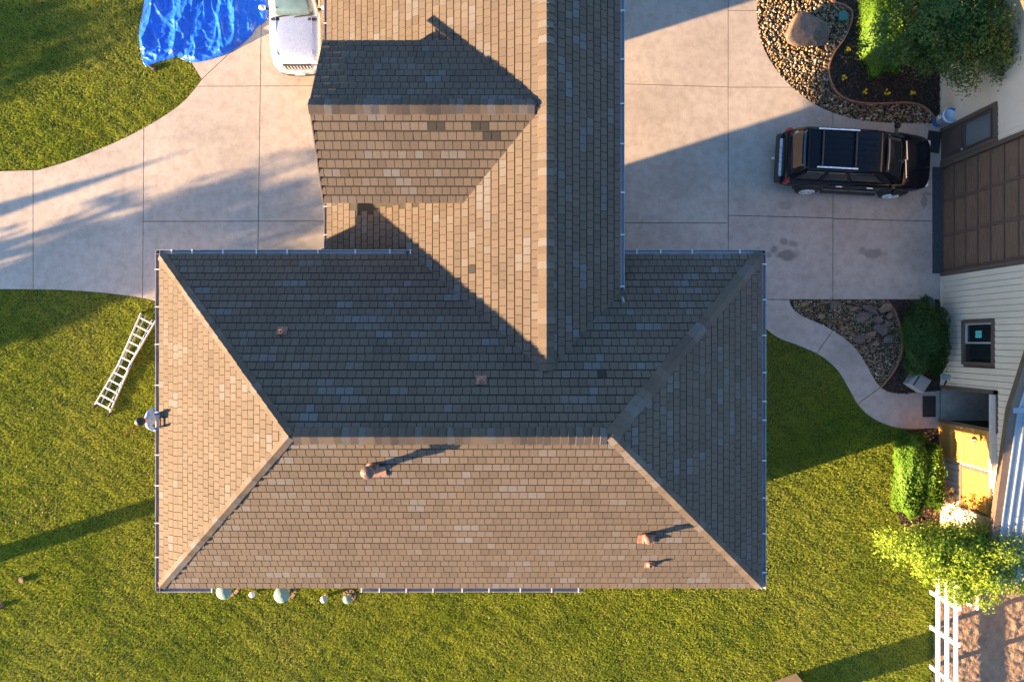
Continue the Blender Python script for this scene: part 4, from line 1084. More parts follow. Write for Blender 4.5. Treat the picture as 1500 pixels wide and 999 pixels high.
# ---- folding ladder lying on the lawn
a = P(151.5, 600); b = P(221.5, 464); d = (b-a); ln = d.length; ang = math.atan2(d.y, d.x)
lad = thing('folding_ladder', 'silver aluminium ladder with flared ends lying flat on the lawn', 'ladder', (a.x, a.y, 0), ang)
def hw(t): return 0.165 + 0.125*abs(2*t-1)**1.0
for s in (1, -1):
    for t0, t1, z, off in ((0,0.55,0.10,0.0),(0.45,1.0,0.15,-0.01)):
        m = MB(); m.bar((t0*ln, s*(hw(t0)+off), z-0.02), (t1*ln if t0 == 0 else t1*ln, s*(hw(t1)+off), z), 0.035, 0.075)
        m.build('rail', M_ALU, lad, local=True, bevel=0.006)
    for x0, x1, z in ((0.04,0.5,0.055),(0.5,0.985,0.095)):
        m = MB(); m.bar((x0*ln, s*0.14, z-0.015),(x1*ln, s*(0.15 if x0 < 0.3 else 0.13), z), 0.028, 0.06); m.build('inner_rail', M_ALU, lad, local=True, bevel=0.005)
    for t in (0.0, 1.0):
        m = MB(); m.box((t*ln-0.04, s*hw(t)-0.03, 0.0), (t*ln+0.04, s*hw(t)+0.03, 0.14)); m.build('rubber_foot', M_BLACK, lad, local=True, bevel=0.008)
    m = MB(); m.lathe([(0.05,-0.03),(0.05,0.03)], (0.5*ln, s*0.19, 0.11), 14, Matrix.Rotation(R(90),4,'X')); m.build('hinge', plain('blue_hinge', (0.05,0.15,0.5), 0.5), lad, local=True)
for i in range(12):
    t = (i+0.55)/12.1; z = 0.12 if t < 0.5 else 0.16
    m = MB(); m.bar((t*ln, -hw(t), z), (t*ln, hw(t), z), 0.048, 0.028); m.build('rung', M_ALU, lad, local=True, bevel=0.005)

# ---- ladder leaning on the west gutter
yL0, yL1 = P(0,606,4.3).y, P(0,627,4.3).y
lean = thing('leaning_ladder', 'aluminium ladder leaning on the west gutter under the climbing person', 'ladder', (-11.05, (yL0+yL1)/2, 0))
pb = lambda t, y: Vector((-11.05 + 1.55*t, y, 0.02 + 4.75*t))
for y in (yL0, yL1):
    m = MB(); m.bar(pb(0,y), pb(0.925,y), 0.03, 0.075, up=(-1,0,0.3)); m.build('rail', M_ALU, lean, bevel=0.005)
    m = MB(); m.bar(pb(0.90,y), pb(0.935,y), 0.05, 0.095, up=(-1,0,0.3)); m.build('end_cap', plain('blue_cap', (0.04,0.16,0.50), 0.5), lean, bevel=0.008)
for i in range(15):
    t = 0.06+i*0.058
    m = MB(); m.bar(pb(t,yL0), pb(t,yL1), 0.03, 0.03); m.build('rung', M_ALU, lean)
m = MB(); m.bar(pb(0.895,yL0)+Vector((0.01,0,0)), pb(0.895,yL1)+Vector((0.01,0,0)), 0.10, 0.02, up=(1,0,0.5)); m.build('top_plate', plain('cream_plate', (0.55,0.45,0.36), 0.6), lean)

# ---- the person on it: one skinned body, dressed, hair as a child
def skin_mesh(name, joints, edges, root, mat, parent=None, sub=2):
    me = bpy.data.meshes.new(name); me.from_pydata([j[0] for j in joints], edges, [])
    o = link(name, me, mat, parent)
    sm = o.modifiers.new('skin', 'SKIN'); me.skin_vertices.new() if not me.skin_vertices else None
    for i, j in enumerate(joints):
        rr = j[1]; me.skin_vertices[0].data[i].radius = rr if hasattr(rr, '__len__') else (rr, rr)
        me.skin_vertices[0].data[i].use_root = (i == root)
    sm.use_smooth_shade = True
    ss = o.modifiers.new('sub', 'SUBSURF'); ss.levels = sub; ss.render_levels = sub
    return o
yc = (yL0+yL1)/2
def m_person():
    t = NT('person_clothes'); sp = t.n.new('ShaderNodeSeparateXYZ'); t.l.new(t.co, sp.inputs[0]); z = sp.outputs[2]
    n = t.noise(7, 4)
    shirt = t.ramp(n, [(0.3, (0.24,0.31,0.40)), (0.7, (0.32,0.40,0.50))]); jean = (0.035,0.045,0.075); skin = (0.42,0.22,0.14)
    c = t.mix(t.ramp(t.math('DIVIDE', z, 5.0), [(0.640, 0.0), (0.645, 1.0)]), jean, shirt)
    c = t.mix(t.ramp(t.math('DIVIDE', z, 5.0), [(0.8335, 0.0), (0.8345, 1.0)]), c, skin)
    t.set(Base_Color=c, Roughness=0.8); MATS['p'] = t.m; return t.m
px_ = lambda z: -11.05 + 1.55*(z/4.75)          # ladder line
zf = 2.62                                        # rung he stands on
pers = thing('person', 'person in a light blue shirt climbing the ladder at the gutter', 'person', (px_(zf)-0.10, yc-0.01, zf))
O3 = Vector((pers.location))
def J(x, y, z, r): return ((x, yc-0.01+y, z), r)
zz = 0.0
jt = [J(-10.17,0,3.32,(0.15,0.12)), J(-10.12,0,3.55,(0.15,0.115)), J(-10.07,0,3.83,(0.17,0.12)), J(-10.05,0,4.01,(0.14,0.10)), J(-10.06,0,4.13,0.055),
      J(-10.05,0,4.21,0.07), J(-10.06,0,4.30,0.095), J(-10.07,0,4.38,0.075),
      J(-10.06,0.19,4.00,0.068), J(-9.98,0.30,3.84,0.052), J(-9.77,0.225,4.03,0.036),
      J(-10.06,-0.19,4.00,0.068), J(-9.98,-0.30,3.84,0.052), J(-9.77,-0.225,4.03,0.036),
      J(-10.18,0.10,3.22,0.092), J(-10.06,0.12,2.98,0.066), J(-10.22,0.10,2.72,0.045), J(-10.12,0.11,2.66,0.042),
      J(-10.18,-0.10,3.22,0.092), J(-10.22,-0.11,2.74,0.066), J(-10.32,-0.10,2.42,0.045), J(-10.20,-0.11,2.36,0.042)]
jt = [(tuple(Vector(p)-O3), r) for p, r in jt]
ed = [(0,1),(1,2),(2,3),(3,4),(4,5),(5,6),(6,7),(3,8),(8,9),(9,10),(3,11),(11,12),(12,13),(0,14),(14,15),(15,16),(16,17),(0,18),(18,19),(19,20),(20,21)]
def m_person2():
    t = NT('person_clothes'); sp = t.n.new('ShaderNodeSeparateXYZ'); t.l.new(t.pos(), sp.inputs[0]); z = sp.outputs[2]; x = sp.outputs[0]
    n = t.noise(9, 4)
    shirt = t.ramp(n, [(0.3, (0.14,0.23,0.38)), (0.7, (0.19,0.30,0.48))]); jean = (0.035,0.045,0.075); skin = (0.40,0.20,0.12)
    c = t.mix(t.math('GREATER_THAN', z, 3.30), jean, shirt)
    c = t.mix(t.math('GREATER_THAN', z, 4.125), c, skin)
    t.set(Base_Color=c, Roughness=0.8); t.bump(t.noise(14, 4), 0.02, 0.6); return t.m
body = skin_mesh('body', jt, ed, 0, m_person2(), pers)
M_SKIN = plain('skin', (0.40,0.20,0.12), 0.6, var=0.06)
M_GLOVE = plain('blue_glove', (0.05,0.20,0.55), 0.6)
hr = MB(); c0 = Vector((-10.075,yc-0.01,4.355))
for i in range(7):
    for k in range(14):
        th = i/6*R(112); ph = k*2*math.pi/14
        hr.v.append(tuple(c0 + Vector((math.cos(ph)*math.sin(th)*0.135, math.sin(ph)*math.sin(th)*0.128, math.cos(th)*0.135)) * (1+random.uniform(-0.04,0.05))))
for i in range(6):
    for k in range(14): hr.f.append((i*14+k, i*14+(k+1)%14, (i+1)*14+(k+1)%14, (i+1)*14+k))
hr.build('hair', plain('black_hair', (0.012,0.010,0.010), 0.6), pers, smooth=True)
fc = MB(); f0 = Vector((-9.985,yc-0.01,4.30))
fc.add([f0+Vector(p) for p in ((0.0,-0.02,-0.03),(0.0,0.02,-0.03),(0.035,0.0,-0.03),(0.0,0.0,0.03))], ((0,1,2),(0,2,3),(1,3,2),(0,3,1)))
fc.build('nose', M_SKIN, pers)
for s in (1, -1):
    e = MB(); e.lathe([(0.0,-0.012),(0.014,0),(0,0.012)], f0+Vector((-0.005,s*0.035,0.035)), 8); e.build('eye', M_WHITE, pers)
    e = MB(); e.lathe([(0.0,-0.03),(0.022,0),(0.0,0.03)], f0+Vector((-0.08,s*0.098,0.0)), 8); e.build('ear', M_SKIN, pers)
    # gloved hand: palm, four curled fingers and a thumb round the rail
    y0 = (yL0 if s > 0 else yL1); pc = Vector((px_(4.05)-0.03, y0, 4.06)); hd = MB()
    hd.box(tuple(pc+Vector((-0.05,-0.045,-0.05))), tuple(pc+Vector((-0.015,0.045,0.05))))
    for q in range(4):
        zf_ = pc.z+0.038-q*0.025; ln_ = (0.9,1.0,0.96,0.8)[q]
        hd.tube([(pc.x-0.03,y0+s*0.04,zf_),(pc.x+0.02*ln_,y0+s*0.055,zf_),(pc.x+0.075*ln_,y0+s*0.05,zf_-0.004),(pc.x+0.095*ln_,y0+s*0.015,zf_-0.008)], (0.011,0.0105,0.010,0.008), 6)
    hd.tube([(pc.x-0.035,y0-s*0.035,pc.z+0.02),(pc.x+0.01,y0-s*0.055,pc.z+0.045),(pc.x+0.055,y0-s*0.05,pc.z+0.055)], (0.013,0.012,0.009), 6)
    hd.build('glove', M_GLOVE, pers, smooth=True)
    m = MB(); m.tube([(-10.15 if s > 0 else -10.23, yc+s*0.105, 2.655 if s > 0 else 2.355),(-10.02 if s > 0 else -10.10, yc+s*0.115, 2.64 if s > 0 else 2.34)], (0.05,0.042), 8); m.build('shoe', M_BLACK, pers, smooth=True)

# ---- domed mushroom ornaments along the south wall
M_TEAL = plain('weathered_teal_concrete', (0.17,0.275,0.255), 0.85, var=0.25, scale=12, bump=0.02)
M_STEM = plain('pale_concrete', (0.42,0.38,0.33), 0.85, var=0.15, scale=9)
for px, py, r_, hh, mt, lab in ((326,868,0.26,0.62,M_TEAL,'large weathered teal mushroom ornament nearest the southwest roof corner'), (369,871,0.10,0.34,M_WHITE,'tiny white mushroom ornament between the two large teal ones'),
                       (411,873,0.265,0.60,M_TEAL,'large weathered teal mushroom ornament beside the tiny white one'), (474,878,0.125,0.40,plain('grey_teal',(0.25,0.31,0.31),0.85,var=0.15,scale=12),'small pale grey mushroom ornament beside the small teal one'), (508,878,0.145,0.42,M_TEAL,'small teal mushroom ornament at the gutter end')):
    q = P(px, py, hh-0.05); t = thing('mushroom_ornament', lab, 'ornament', (q.x, q.y, 0), 0, 'mushroom ornaments along the south wall')
    m = MB(); m.lathe([(r_*0.55,0.0),(r_*0.42,hh*0.3),(r_*0.36,hh-r_*0.6),(r_*0.36,hh-r_*0.4)], (0,0,0), 16); m.build('stem', M_STEM, t, local=True, smooth=True)
    m = MB(); m.lathe([(r_*0.3,hh-r_*0.62),(r_*0.97,hh-r_*0.66),(r_,hh-r_*0.6),(r_*0.93,hh-r_*0.36),(r_*0.75,hh-r_*0.16),(r_*0.45,hh-r_*0.04),(0,hh)], (0,0,0), 24); m.build('cap', mt, t, local=True, smooth=True)
    if r_ > 0.13:
        for k in range(9):
            a_ = k*2*math.pi/9; rr_ = r_*1.12
            m = MB(); m.box((-0.09,-0.055,0),(0.09,0.055,0.05), Matrix.Translation((rr_*math.cos(a_), rr_*math.sin(a_), 0)) @ Matrix.Rotation(a_+math.pi/2,4,'Z')); m.build('paver', M_ROCK, t, local=True, bevel=0.01)

# ---- boulders
def rock(name, loc, size, rz, mat, label, cat, seed, group=None, flat=False):
    bm = bmesh.new(); bmesh.ops.create_icosphere(bm, subdivisions=3, radius=1.0)
    r = random.Random(seed); planes = [(Vector((r.uniform(-1,1), r.uniform(-1,1), r.uniform(-0.4,1))).normalized(), r.uniform(0.42,0.72)) for _ in range(8)]
    planes.append((Vector((r.uniform(-0.1,0.1), r.uniform(-0.1,0.1), 1)).normalized(), 0.5))
    for v in bm.verts:
        for n, dd in planes:
            k = v.co.dot(n)
            if k > dd: v.co -= n*(k-dd)
        v.co *= 1+r.uniform(-0.025,0.025)
        v.co = Vector((v.co.x*size[0], v.co.y*size[1], v.co.z*size[2]))
    lo = min(v.co.z for v in bm.verts)
    for v in bm.verts: v.co.z -= lo
    me = bpy.data.meshes.new(name); bm.to_mesh(me); bm.free()
    o = link(name, me, mat); o.location = loc; o.rotation_euler = (0,0,rz)
    return tag(o, label, cat, group)
q = P(1182,44,0.35)
rock('boulder', (q.x+0.1, q.y, -0.06), (0.90,0.72,0.32), R(-12), M_ROCKG, 'big flat topped boulder standing in the tan river pebbles', 'boulder', 3)
FL = [(1218,448,0.30,0.17,40,1),(1176,446,0.20,0.13,10,0),(1201,463,0.18,0.13,20,0),(1246,452,0.27,0.14,10,0),(1262,464,0.40,0.28,0,1),(1272,455,0.36,0.22,-15,1),(1293,452,0.33,0.24,-20,0),(1300,463,0.17,0.15,0,0),
      (1281,467,0.33,0.2,-15,1),(1297,474,0.30,0.19,-20,1),(1288,482,0.36,0.3,15,1),(1272,490,0.32,0.15,45,0),(1256,498,0.28,0.22,10,1),(1279,502,0.26,0.12,20,0),(1300,498,0.3,0.22,30,1),(1230,482,0.17,0.12,0,0)]
FLL = ['long tilted brown slab rock touching the driveway edge', 'small reddish rock beside the path tip at the driveway', 'small dull brown rock bordering the path', 'reddish wedge shaped rock between the slab rock and the grey rocks',
       'wide squarish grey rock, largest of the grey group', 'grey flat rock wedged north of the widest grey rock', 'reddish brown rock by the rusty edging at the driveway', 'small round orange brown rock by the rusty edging',
       'dark grey rock in the middle of the grey group', 'pale grey smooth rock beside the small orange rock', 'rounded dark grey rock at the centre of the grey group', 'long pointed brown rock lying at an angle below the grey group',
       'grey rock beside the long pointed brown rock, toward the path', 'small pale tan rock south of the long pointed brown rock', 'dark grey rock nearest the rusty edging in the south', 'small brown rock alone at the path curve']
for i, (px, py, sx, sy, an, gcol) in enumerate(FL):
    q = P(px, py); rock('flat_rock', (q.x, q.y, 0.02), (sx*0.8, sy*0.85, 0.12), R(an), M_ROCKG if gcol else M_ROCK, FLL[i], 'rock', 20+i, 'flat rocks on the pebbles inside the curved path')
for i, (px, py, s_, lab) in enumerate(((34,848,0.13,'brown clod of earth on the lawn under the long post shadow'), (3,886,0.15,'brown clod of earth on the lawn beside the photo-edge weeds'), (226,102,0.14,'dark clod of earth on the lawn below the blue tarp'))):
    q = P(px, py); rock('earth_clod', (q.x,q.y,-0.02), (s_,s_*0.8,s_*0.7), i, plain('clod%d'%i, (0.16,0.10,0.06) if i < 2 else (0.05,0.035,0.025), 0.95, var=0.3, scale=20, bump=0.02), lab if i != 1 else 'brown clod of earth on the sunlit lawn away from shadows', 'clod', 60+i)
q = P(1232,27)
m = MB(); m.prism([(q.x-0.16,q.y-0.16),(q.x+0.16,q.y-0.16),(q.x+0.17,q.y+0.08),(q.x,q.y+0.2),(q.x-0.16,q.y+0.1)], 0.05, 0.17)
vb = m.build('valve_box', plain('green_valve_lid', (0.03,0.13,0.12), 0.6, var=0.2, scale=15), None, bevel=0.01); tag(vb, 'dark green valve box lid set among the river pebbles', 'valve box')

# ---- doormats, bin, pot, cooler, planter box
def mat_(px, py, w_, l_, rz, label, z=0.052):
    q = P(px, py); m = MB(); m.box((-w_/2,-l_/2,0),(w_/2,l_/2,0.014))
    o = m.build('door_mat', M_BLACK, None, bevel=0.006); o.location = (q.x,q.y,z); o.rotation_euler = (0,0,rz); tag(o, label, 'door mat')
mat_(1366,209,0.46,0.74,R(-8), 'black rubber door mat at the brown walk-in door')
mat_(1359.5,595,0.45,0.72,0, 'black rubber door mat in front of the open sliding door', 0.047)
M_BLUE = plain('blue_plastic', (0.045,0.11,0.25), 0.4)
q = P(1375,181); bn = thing('rubbish_bin', 'blue plastic rubbish bin with white liner by the walk-in door', 'bin', (q.x-0.1, q.y+0.02, 0.05))
m = MB(); m.lathe([(0.17,0),(0.18,0.02),(0.23,0.66),(0.25,0.66),(0.25,0.70),(0.225,0.70),(0.165,0.03),(0,0.03)], (0,0,0), 24); m.build('tub', M_BLUE, bn, local=True, smooth=False)
m = MB(); m.lathe([(0.258,0.60),(0.262,0.705),(0.235,0.712),(0.20,0.25),(0.0,0.2)], (0,0,0), 24); m.build('liner', plain('white_liner', (0.45,0.55,0.68), 0.4), bn, local=True, smooth=True)
m = MB(); m.box((-0.245,-0.06,0.40),(-0.222,0.05,0.55)); m.build('sticker', M_WHITE, bn, local=True)
q = P(1346,446); pot = thing('flower_pot', 'round grey flower pot with a dark drooping plant beside the hedge', 'pot', (q.x, q.y, 0.015))
m = MB(); m.lathe([(0.15,0),(0.24,0.38),(0.26,0.38),(0.26,0.42),(0.22,0.42),(0.2,0.36),(0,0.36)], (0,0,0), 20); m.build('pot', plain('slate_pot', (0.09,0.11,0.13), 0.6), pot, local=True, smooth=False)
q = P(1340,559); cl = thing('utility_box', 'grey slatted utility box standing tilted on black mulch', 'box', (q.x-0.05, q.y, 0.015), R(-33))
m = MB(); m.box((-0.30,-0.26,0),(0.30,0.26,0.34)); m.build('case', plain('grey_box', (0.30,0.30,0.29), 0.6, var=0.1), cl, local=True, bevel=0.03)
for k in range(6):
    m = MB(); m.box((-0.06+k*0.055,-0.235,0.34),(-0.06+k*0.055+0.04,0.235,0.352)); m.build('slat', MATS['grey_box'], cl, local=True)
m = MB(); m.box((-0.16,-0.2,0.34),(-0.12,0.16,0.356)); m.build('slot', M_BLACK, cl, local=True)
M_HOSE = plain('green_hose', (0.03,0.30,0.22), 0.5)
m = MB(); m.tube([P(1325,557,0.03), P(1331,556,0.06), P(1338,559,0.30)], 0.016, 8); tag(m.build('garden_hose', M_HOSE, None, smooth=True), 'short green hose end beside the grey utility box', 'hose')
q = P(1379,552); sp_ = thing('hose_reel', 'small grey tap box with hose on the barn wall above the mulch', 'tap box', (q.x+0.06, q.y, 0.015))
m = MB(); m.box((-0.12,-0.1,0.0),(0.10,0.1,0.5)); m.build('case', plain('blue_grey', (0.25,0.29,0.34), 0.5), sp_, local=True, bevel=0.02)
m = MB(); m.tube([(-0.1,-0.1,0.3),(-0.14,-0.25,0.25),(0.02,-0.42,0.2)], 0.025, 8); m.build('hose', M_BLACK, sp_, local=True, smooth=True)
q = P(1163,1019,0.8); bx_ = thing('wooden_planter', 'tall weathered wooden planter box on the south lawn casting a long shadow', 'planter', (q.x+0.15, q.y-0.25, 0), R(20))
M_OLDW = plain('weathered_wood', (0.36,0.25,0.17), 0.85, var=0.25, scale=7)
for k in range(4):
    for (x0, x1, y0, y1) in ((-0.42,0.42,-0.45,-0.42),(-0.42,0.42,0.42,0.45),(-0.45,-0.42,-0.45,0.45),(0.42,0.45,-0.45,0.45)):
        m = MB(); m.box((x0,y0,0.03+k*0.2),(x1,y1,0.22+k*0.2)); m.build('plank', M_OLDW, bx_, local=True)
for x in (-0.4,0.4):
    for y in (-0.4,0.4):
        m = MB(); m.box((x-0.04,y-0.04,0),(x+0.04,y+0.04,0.88)); m.build('post', M_OLDW, bx_, local=True)
m = MB(); m.box((-0.36,-0.36,0.6),(0.36,0.36,0.7)); m.build('soil', M_SOIL, bx_, local=True)

# ---- white three-rail fence with a gate south of the barn
FX = P(1363.5,0).x
fence = thing('rail_fence', 'white three-rail vinyl fence between the lawn and the dirt yard', 'fence', (FX, P(0,920).y, 0))
ys_ = [P(0,y).y for y in (790,826,866,917,975,1040)]
for i, y in enumerate(ys_):
    tall = i in (2, 4)
    m = MB(); m.box((FX-0.065,y-0.065,0),(FX+0.065,y+0.065,1.30 if tall else 1.26)); po = m.build('post', M_WHITE, fence, bevel=0.008)
    m = MB(); m.box((FX-0.085,y-0.085,1.30 if tall else 1.26),(FX+0.085,y+0.085,1.335 if tall else 1.285)); m.build('post_cap', M_WHITE, po, bevel=0.015)
for i in range(len(ys_)-1):
    for z in (0.36, 0.78, 1.18):
        m = MB(); m.box((FX-0.028,ys_[i+1]+0.065,z-0.07),(FX+0.028,ys_[i]-0.065,z+0.07)); m.build('rail', M_WHITE, fence, bevel=0.006)
q = P(1413,868,0.7); tb = thing('storage_bin', 'dark lidded bin with white pipe behind the fence under the lime tree', 'bin', (q.x, q.y, 0.03))
m = MB(); m.box((-0.25,-0.32,0),(0.25,0.32,0.62)); m.build('tub', plain('dark_bin', (0.05,0.065,0.075), 0.5), tb, local=True, bevel=0.03)
m = MB(); m.box((-0.28,-0.35,0.62),(0.28,0.35,0.68)); m.build('lid', MATS['dark_bin'], tb, local=True, bevel=0.02)
m = MB(); m.tube([(0.36,-0.5,0.05),(0.36,-0.5,0.75),(0.36,0.4,0.78)], 0.045, 8); m.build('white_pipe', M_WHITE, tb, local=True)
# ================================================================== PLANTS
def leaves(name, pts, nrm, size, mat, parent, seed, jitter=0.9, tone_c=0.5, ratio=0.5, tones=None):
    r = np.random.default_rng(seed); n = len(pts); o = org(parent)
    nrm = nrm + r.normal(0, jitter, (n, 3)); nrm /= np.linalg.norm(nrm, axis=1, keepdims=True)+1e-9
    t = r.normal(0, 1, (n, 3)); u = np.cross(nrm, t); u /= np.linalg.norm(u, axis=1, keepdims=True)+1e-9
    v = np.cross(nrm, u); s = size*r.uniform(0.6, 1.35, n)[:, None]
    p = pts - np.array([o.x, o.y, o.z])
    a = p - u*s*0.5; c = p + u*s*0.5 - nrm*s*0.12; b = p + v*s*ratio*0.5 + nrm*s*0.10; d = p - v*s*ratio*0.5 + nrm*s*0.10
    V = np.stack([a, b, c, d], 1).reshape(-1, 3)
    tone = np.clip(tone_c + r.normal(0, 0.25, n), 0, 1) if tones is None else np.clip(tones + r.normal(0, 0.15, n), 0, 1)
    idx = np.arange(4*n).reshape(-1, 4); f = np.concatenate([idx[:, [0,1,2]], idx[:, [0,2,3]]], 0)
    return np_mesh(name, V, f, 3, mat, {'tone': ('FACE', np.concatenate([tone, tone]))}, parent)
def clumps(c, rad, nclump, per, spread, seed, power=0.6, zmin=0.02):
    """leaf points in clumps that fill an ellipsoid unevenly"""
    r = np.random.default_rng(seed)
    d = r.normal(0, 1, (nclump, 3)); d /= np.linalg.norm(d, axis=1, keepdims=True)
    rr = r.random(nclump)**power
    lump = 1 + 0.28*np.sin(3*np.arctan2(d[:,1], d[:,0])+seed) + 0.2*np.sin(5*d[:,2]+2*seed) + 0.15*np.sin(7*np.arctan2(d[:,1], d[:,0])+2.2*seed)
    ctr = np.array(c) + d*(rr*lump)[:, None]*np.array(rad)
    sz = spread*r.uniform(0.5, 1.4, nclump)
    off = r.normal(0, 1, (nclump, per, 3)); off /= np.linalg.norm(off, axis=2, keepdims=True)+1e-9; off *= (r.random((nclump, per, 1))**0.5)
    off[..., 2] *= 0.65
    pts = ctr[:, None] + off*sz[:, None, None]
    nr = off + 0.6*d[:, None] + np.array([0, 0, 0.5])
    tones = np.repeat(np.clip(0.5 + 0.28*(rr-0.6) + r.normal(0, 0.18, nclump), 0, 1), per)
    pts = pts.reshape(-1, 3); nr = nr.reshape(-1, 3); k = pts[:, 2] > zmin
    return pts[k], nr[k], tones[k], ctr
def tree(name, label, base, ctr, rad, ncl, per, spread, leaf, mat, seed, trunk=0.11, group=None, limbs=14, cat='tree', power=0.6):
    t = thing(name, label, cat, base, 0, group); r = random.Random(seed)
    pts, nr, tones, cc = clumps(ctr, rad, ncl, per, spread, seed, power)
    b = Vector(base); c = Vector(ctr); fork = b + (c-b)*0.45; fork.z = max(b.z+0.25*(c.z-b.z), 0.2)
    m = MB(); m.tube([b, b+(fork-b)*0.5+Vector((r.uniform(-.05,.05), r.uniform(-.05,.05), 0)), fork, c+Vector((0,0,rad[2]*0.4))], (trunk*1.25, trunk, trunk*0.8, trunk*0.15), 8)
    tk = m.build('trunk', M_BARK, t, smooth=True)
    for i in range(limbs):
        e = Vector(cc[r.randrange(len(cc))]); s0 = fork + (c-fork)*r.uniform(0, 0.5); mid = s0 + (e-s0)*0.5 + Vector((r.uniform(-.15,.15), r.uniform(-.15,.15), r.uniform(0,.2)))
        m = MB(); m.tube([s0, mid, e], (trunk*0.4, trunk*0.25, trunk*0.07), 6); m.build('limb', M_BARK, tk, smooth=True)
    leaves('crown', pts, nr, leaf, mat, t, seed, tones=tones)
    return t
def hedge(name, label, x0, x1, y0, y1, h, n, leaf, mat, seed, cat='shrub', e=4.6, z0=0.02):
    c = np.array([(x0+x1)/2, (y0+y1)/2, z0+h/2]); rad = np.array([(x1-x0)/2, (y1-y0)/2, h/2])
    t = thing(name, label, cat, (c[0], c[1], z0)); r = np.random.default_rng(seed)
    d = r.normal(0, 1, (n, 3)); d[:, 2] = np.abs(d[:, 2])*1.0 - 0.35*(r.random(n) < 0.4); d /= (np.sum(np.abs(d)**e, axis=1)**(1/e))[:, None]
    lump = np.zeros(n)
    for k in range(10):
        a = r.normal(0, 1, 3)*r.uniform(2, 6); lump += np.sin(d @ a + r.uniform(0, 6.28))
    lump = 1 + 0.045*lump
    depth = 1 - 0.22*r.random(n)**2
    pts = c + d*rad*(lump*depth)[:, None]
    pts[:, 2] = np.maximum(pts[:, 2], z0+0.02)
    st = r.random(n) < 0.03; pts[st] += d[st]*0.06
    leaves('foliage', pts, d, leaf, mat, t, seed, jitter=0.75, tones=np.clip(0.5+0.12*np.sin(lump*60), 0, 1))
    m = MB()
    rr = random.Random(seed)
    for k in range(14):
        b = Vector((c[0]+rr.uniform(-.25,.25)*rad[0], c[1]+rr.uniform(-.6,.6)*rad[1], z0)); tip = Vector((c[0]+rr.uniform(-.75,.75)*rad[0], c[1]+rr.uniform(-.8,.8)*rad[1], z0+h*rr.uniform(0.6,0.9)))
        m.tube([b, (b+tip)/2+Vector((rr.uniform(-.05,.05), rr.uniform(-.05,.05), 0)), tip], (0.02, 0.014, 0.005), 5)
    m.build('stems', M_BARK, t)
    # dense inner growth so that light does not pour through
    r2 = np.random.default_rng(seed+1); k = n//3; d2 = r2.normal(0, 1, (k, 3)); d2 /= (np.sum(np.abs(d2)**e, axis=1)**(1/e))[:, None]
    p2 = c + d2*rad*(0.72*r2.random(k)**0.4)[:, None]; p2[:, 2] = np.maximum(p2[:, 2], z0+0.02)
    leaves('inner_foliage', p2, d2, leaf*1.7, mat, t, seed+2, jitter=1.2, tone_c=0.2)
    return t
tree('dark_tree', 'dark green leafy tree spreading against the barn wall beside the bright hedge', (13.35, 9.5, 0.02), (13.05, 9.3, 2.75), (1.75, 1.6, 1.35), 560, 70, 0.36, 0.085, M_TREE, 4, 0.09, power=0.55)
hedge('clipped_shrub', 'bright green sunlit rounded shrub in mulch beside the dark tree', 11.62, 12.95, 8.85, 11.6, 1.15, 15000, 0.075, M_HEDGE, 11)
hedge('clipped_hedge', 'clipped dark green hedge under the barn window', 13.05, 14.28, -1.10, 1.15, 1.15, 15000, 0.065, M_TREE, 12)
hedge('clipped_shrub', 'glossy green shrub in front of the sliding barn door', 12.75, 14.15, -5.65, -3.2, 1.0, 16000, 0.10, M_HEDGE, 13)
tree('lime_tree', 'lime yellow leafed tree hanging over the white fence', (13.85, -6.75, 0.02), (13.7, -6.45, 2.6), (2.15, 1.15, 0.8), 700, 60, 0.33, 0.085, M_LIME, 6, 0.07, power=0.6)
tree('dry_shrub', 'brown dry shrub in front of the yellow shutter', (14.25, -5.25, 0.02), (14.2, -5.2, 0.75), (0.32, 0.55, 0.55), 60, 40, 0.14, 0.05, M_BROWNLEAF, 8, 0.025, cat='shrub', limbs=10)
tree('drooping_plant', 'dark drooping plant growing in the grey flower pot', tuple(P(1346,446)+Vector((0,0,0.38))), tuple(P(1350,446,0.5)+Vector((0.1,0,0.0))), (0.32, 0.22, 0.18), 26, 40, 0.12, 0.06, M_TREE, 9, 0.015, cat='plant', limbs=6)
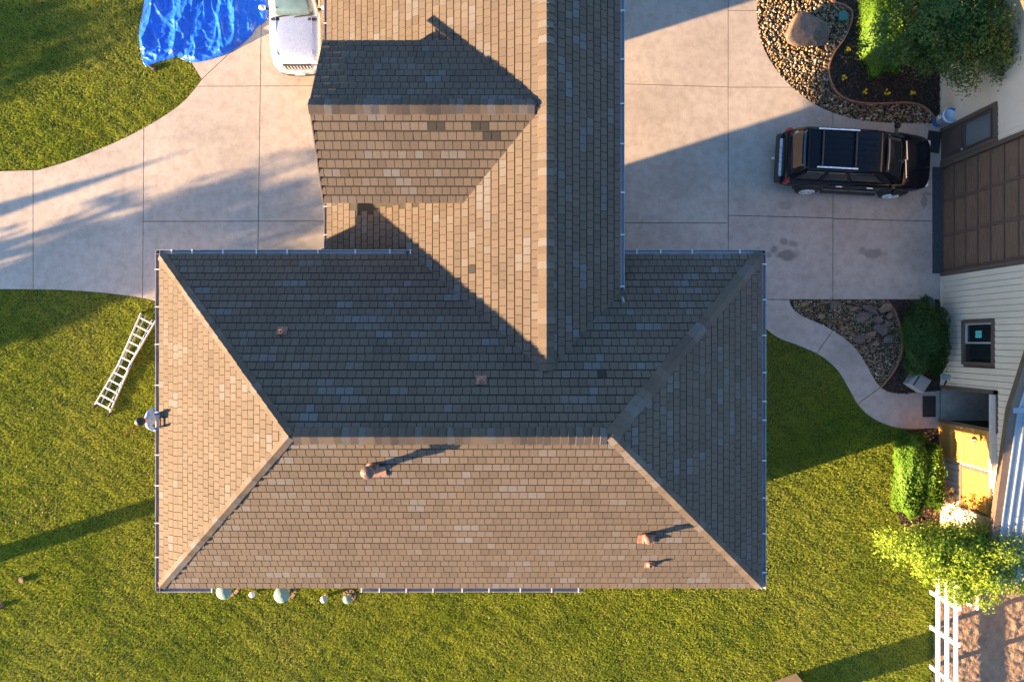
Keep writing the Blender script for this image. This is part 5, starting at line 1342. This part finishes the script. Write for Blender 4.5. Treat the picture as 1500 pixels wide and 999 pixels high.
# yellow flowers in the mulch
M_PETAL = plain('yellow_petals', (0.62, 0.40, 0.01), 0.5, var=0.15)
for i, (px, py, wh) in enumerate(((1256,5,'beside the bright shrub near the edging bend'),(1254,40,'next to the green valve box across the edging'),(1238,77,'close to the narrow bend of the rusty edging'),(1232,117,'inside the widest curve of the rusty edging'),(1262,137,'at the south curve of the rusty edging'),(1296,138,'on shaded mulch south of the bright shrub'),(1333,140,'half under the dark tree'))):
    q = P(px, py); t = thing('yellow_flower', 'small yellow flower plant ' + wh, 'flower', (q.x, q.y, 0.015), 0, 'yellow flowers in the mulch')
    r = random.Random(i)
    m = MB()
    for k in range(8):
        a_ = r.uniform(0, 6.28); l_ = r.uniform(0.08, 0.13); u = Vector((math.cos(a_), math.sin(a_), 0)); s_ = Vector((-u.y, u.x, 0))
        m.add([Vector((0,0,0.02)), u*l_*0.5+s_*0.02+Vector((0,0,0.07)), u*l_+Vector((0,0,0.05)), u*l_*0.5-s_*0.02+Vector((0,0,0.07))], ((0,1,2,3),))
    m.build('leaf_rosette', M_HEDGE, t, local=True)
    for k in range(4):
        c = Vector((r.uniform(-0.08,0.08), r.uniform(-0.08,0.08), r.uniform(0.12,0.17))); m = MB()
        m.tube([(0,0,0.0), c], 0.006, 5)
        for p_ in range(5):
            a_ = p_*2*math.pi/5+r.random(); u = Vector((math.cos(a_), math.sin(a_), 0.25)); s_ = Vector((-u.y, u.x, 0)); w_ = 0.038
            m.add([c, c+u*w_*0.7+s_*w_*0.5, c+u*w_*1.25, c+u*w_*0.7-s_*w_*0.5], ((0,1,2,3),))
        m.build('bloom', M_PETAL, t, local=True)
# tall weeds by the west wall and stalk
q = P(215,738)
# ---- what stands west of the picture and throws the long shadows
tree('yard_tree', 'dense round yard tree west of the lawn shading the driveway', (-30.0, -2.45, 0), (-30.0, -2.45, 2.45), (1.6, 1.75, 1.25), 170, 32, 0.5, 0.26, M_TREE, 21, 0.2, power=0.5)
tree('yard_tree', 'loose wide yard tree west of the drive shading the upper lawn', (-36.0, 4.6, 0), (-36.0, 4.6, 2.2), (2.2, 2.2, 1.5), 200, 30, 0.5, 0.2, M_TREE, 22, 0.2, power=0.6)
for x, y, hh, rb, lab in ((-32.0, -0.12, 3.32, 0.75, 'narrow cone shaped conifer beside the west drive, the taller one'), (-31.0, -1.05, 3.15, 0.45, 'slim cone shaped conifer beside the round yard tree')):
    t = thing('conifer', lab, 'tree', (x, y, 0), 0, 'conifers west of the drive')
    m = MB(); m.tube([(x,y,0),(x,y,hh*0.95)], (0.07,0.01), 8); m.build('trunk', M_BARK, t, smooth=True)
    r = np.random.default_rng(int(hh*100)); n = 5000; z = hh*(1-np.sqrt(r.random(n))*0.97); rad = rb*(1-z/hh)*np.sqrt(r.random(n)); a_ = r.uniform(0, 6.28, n)
    pts = np.stack([x+rad*np.cos(a_), y+rad*np.sin(a_), z], 1); nr = np.stack([np.cos(a_), np.sin(a_), 0.4+0*a_], 1)
    leaves('crown', pts, nr, 0.11, M_TREE, t, 5)
pl = thing('gate_post', 'tall square timber post standing alone west of the lawn', 'post', (-24.0, -9.32, 0))
m = MB(); m.box((-24.22,-9.54,0),(-23.78,-9.10,3.7)); m.build('shaft', M_OLDW, pl, bevel=0.02)
m = MB(); m.add([(-24.28,-9.6,3.7),(-23.72,-9.6,3.7),(-23.72,-9.04,3.7),(-24.28,-9.04,3.7),(-24,-9.32,3.95)], ((0,3,2,1),(0,1,4),(1,2,4),(2,3,4),(3,0,4))); m.build('cap', M_OLDW, pl)
for o in bpy.data.objects:
    if '_org' in o: del o['_org']
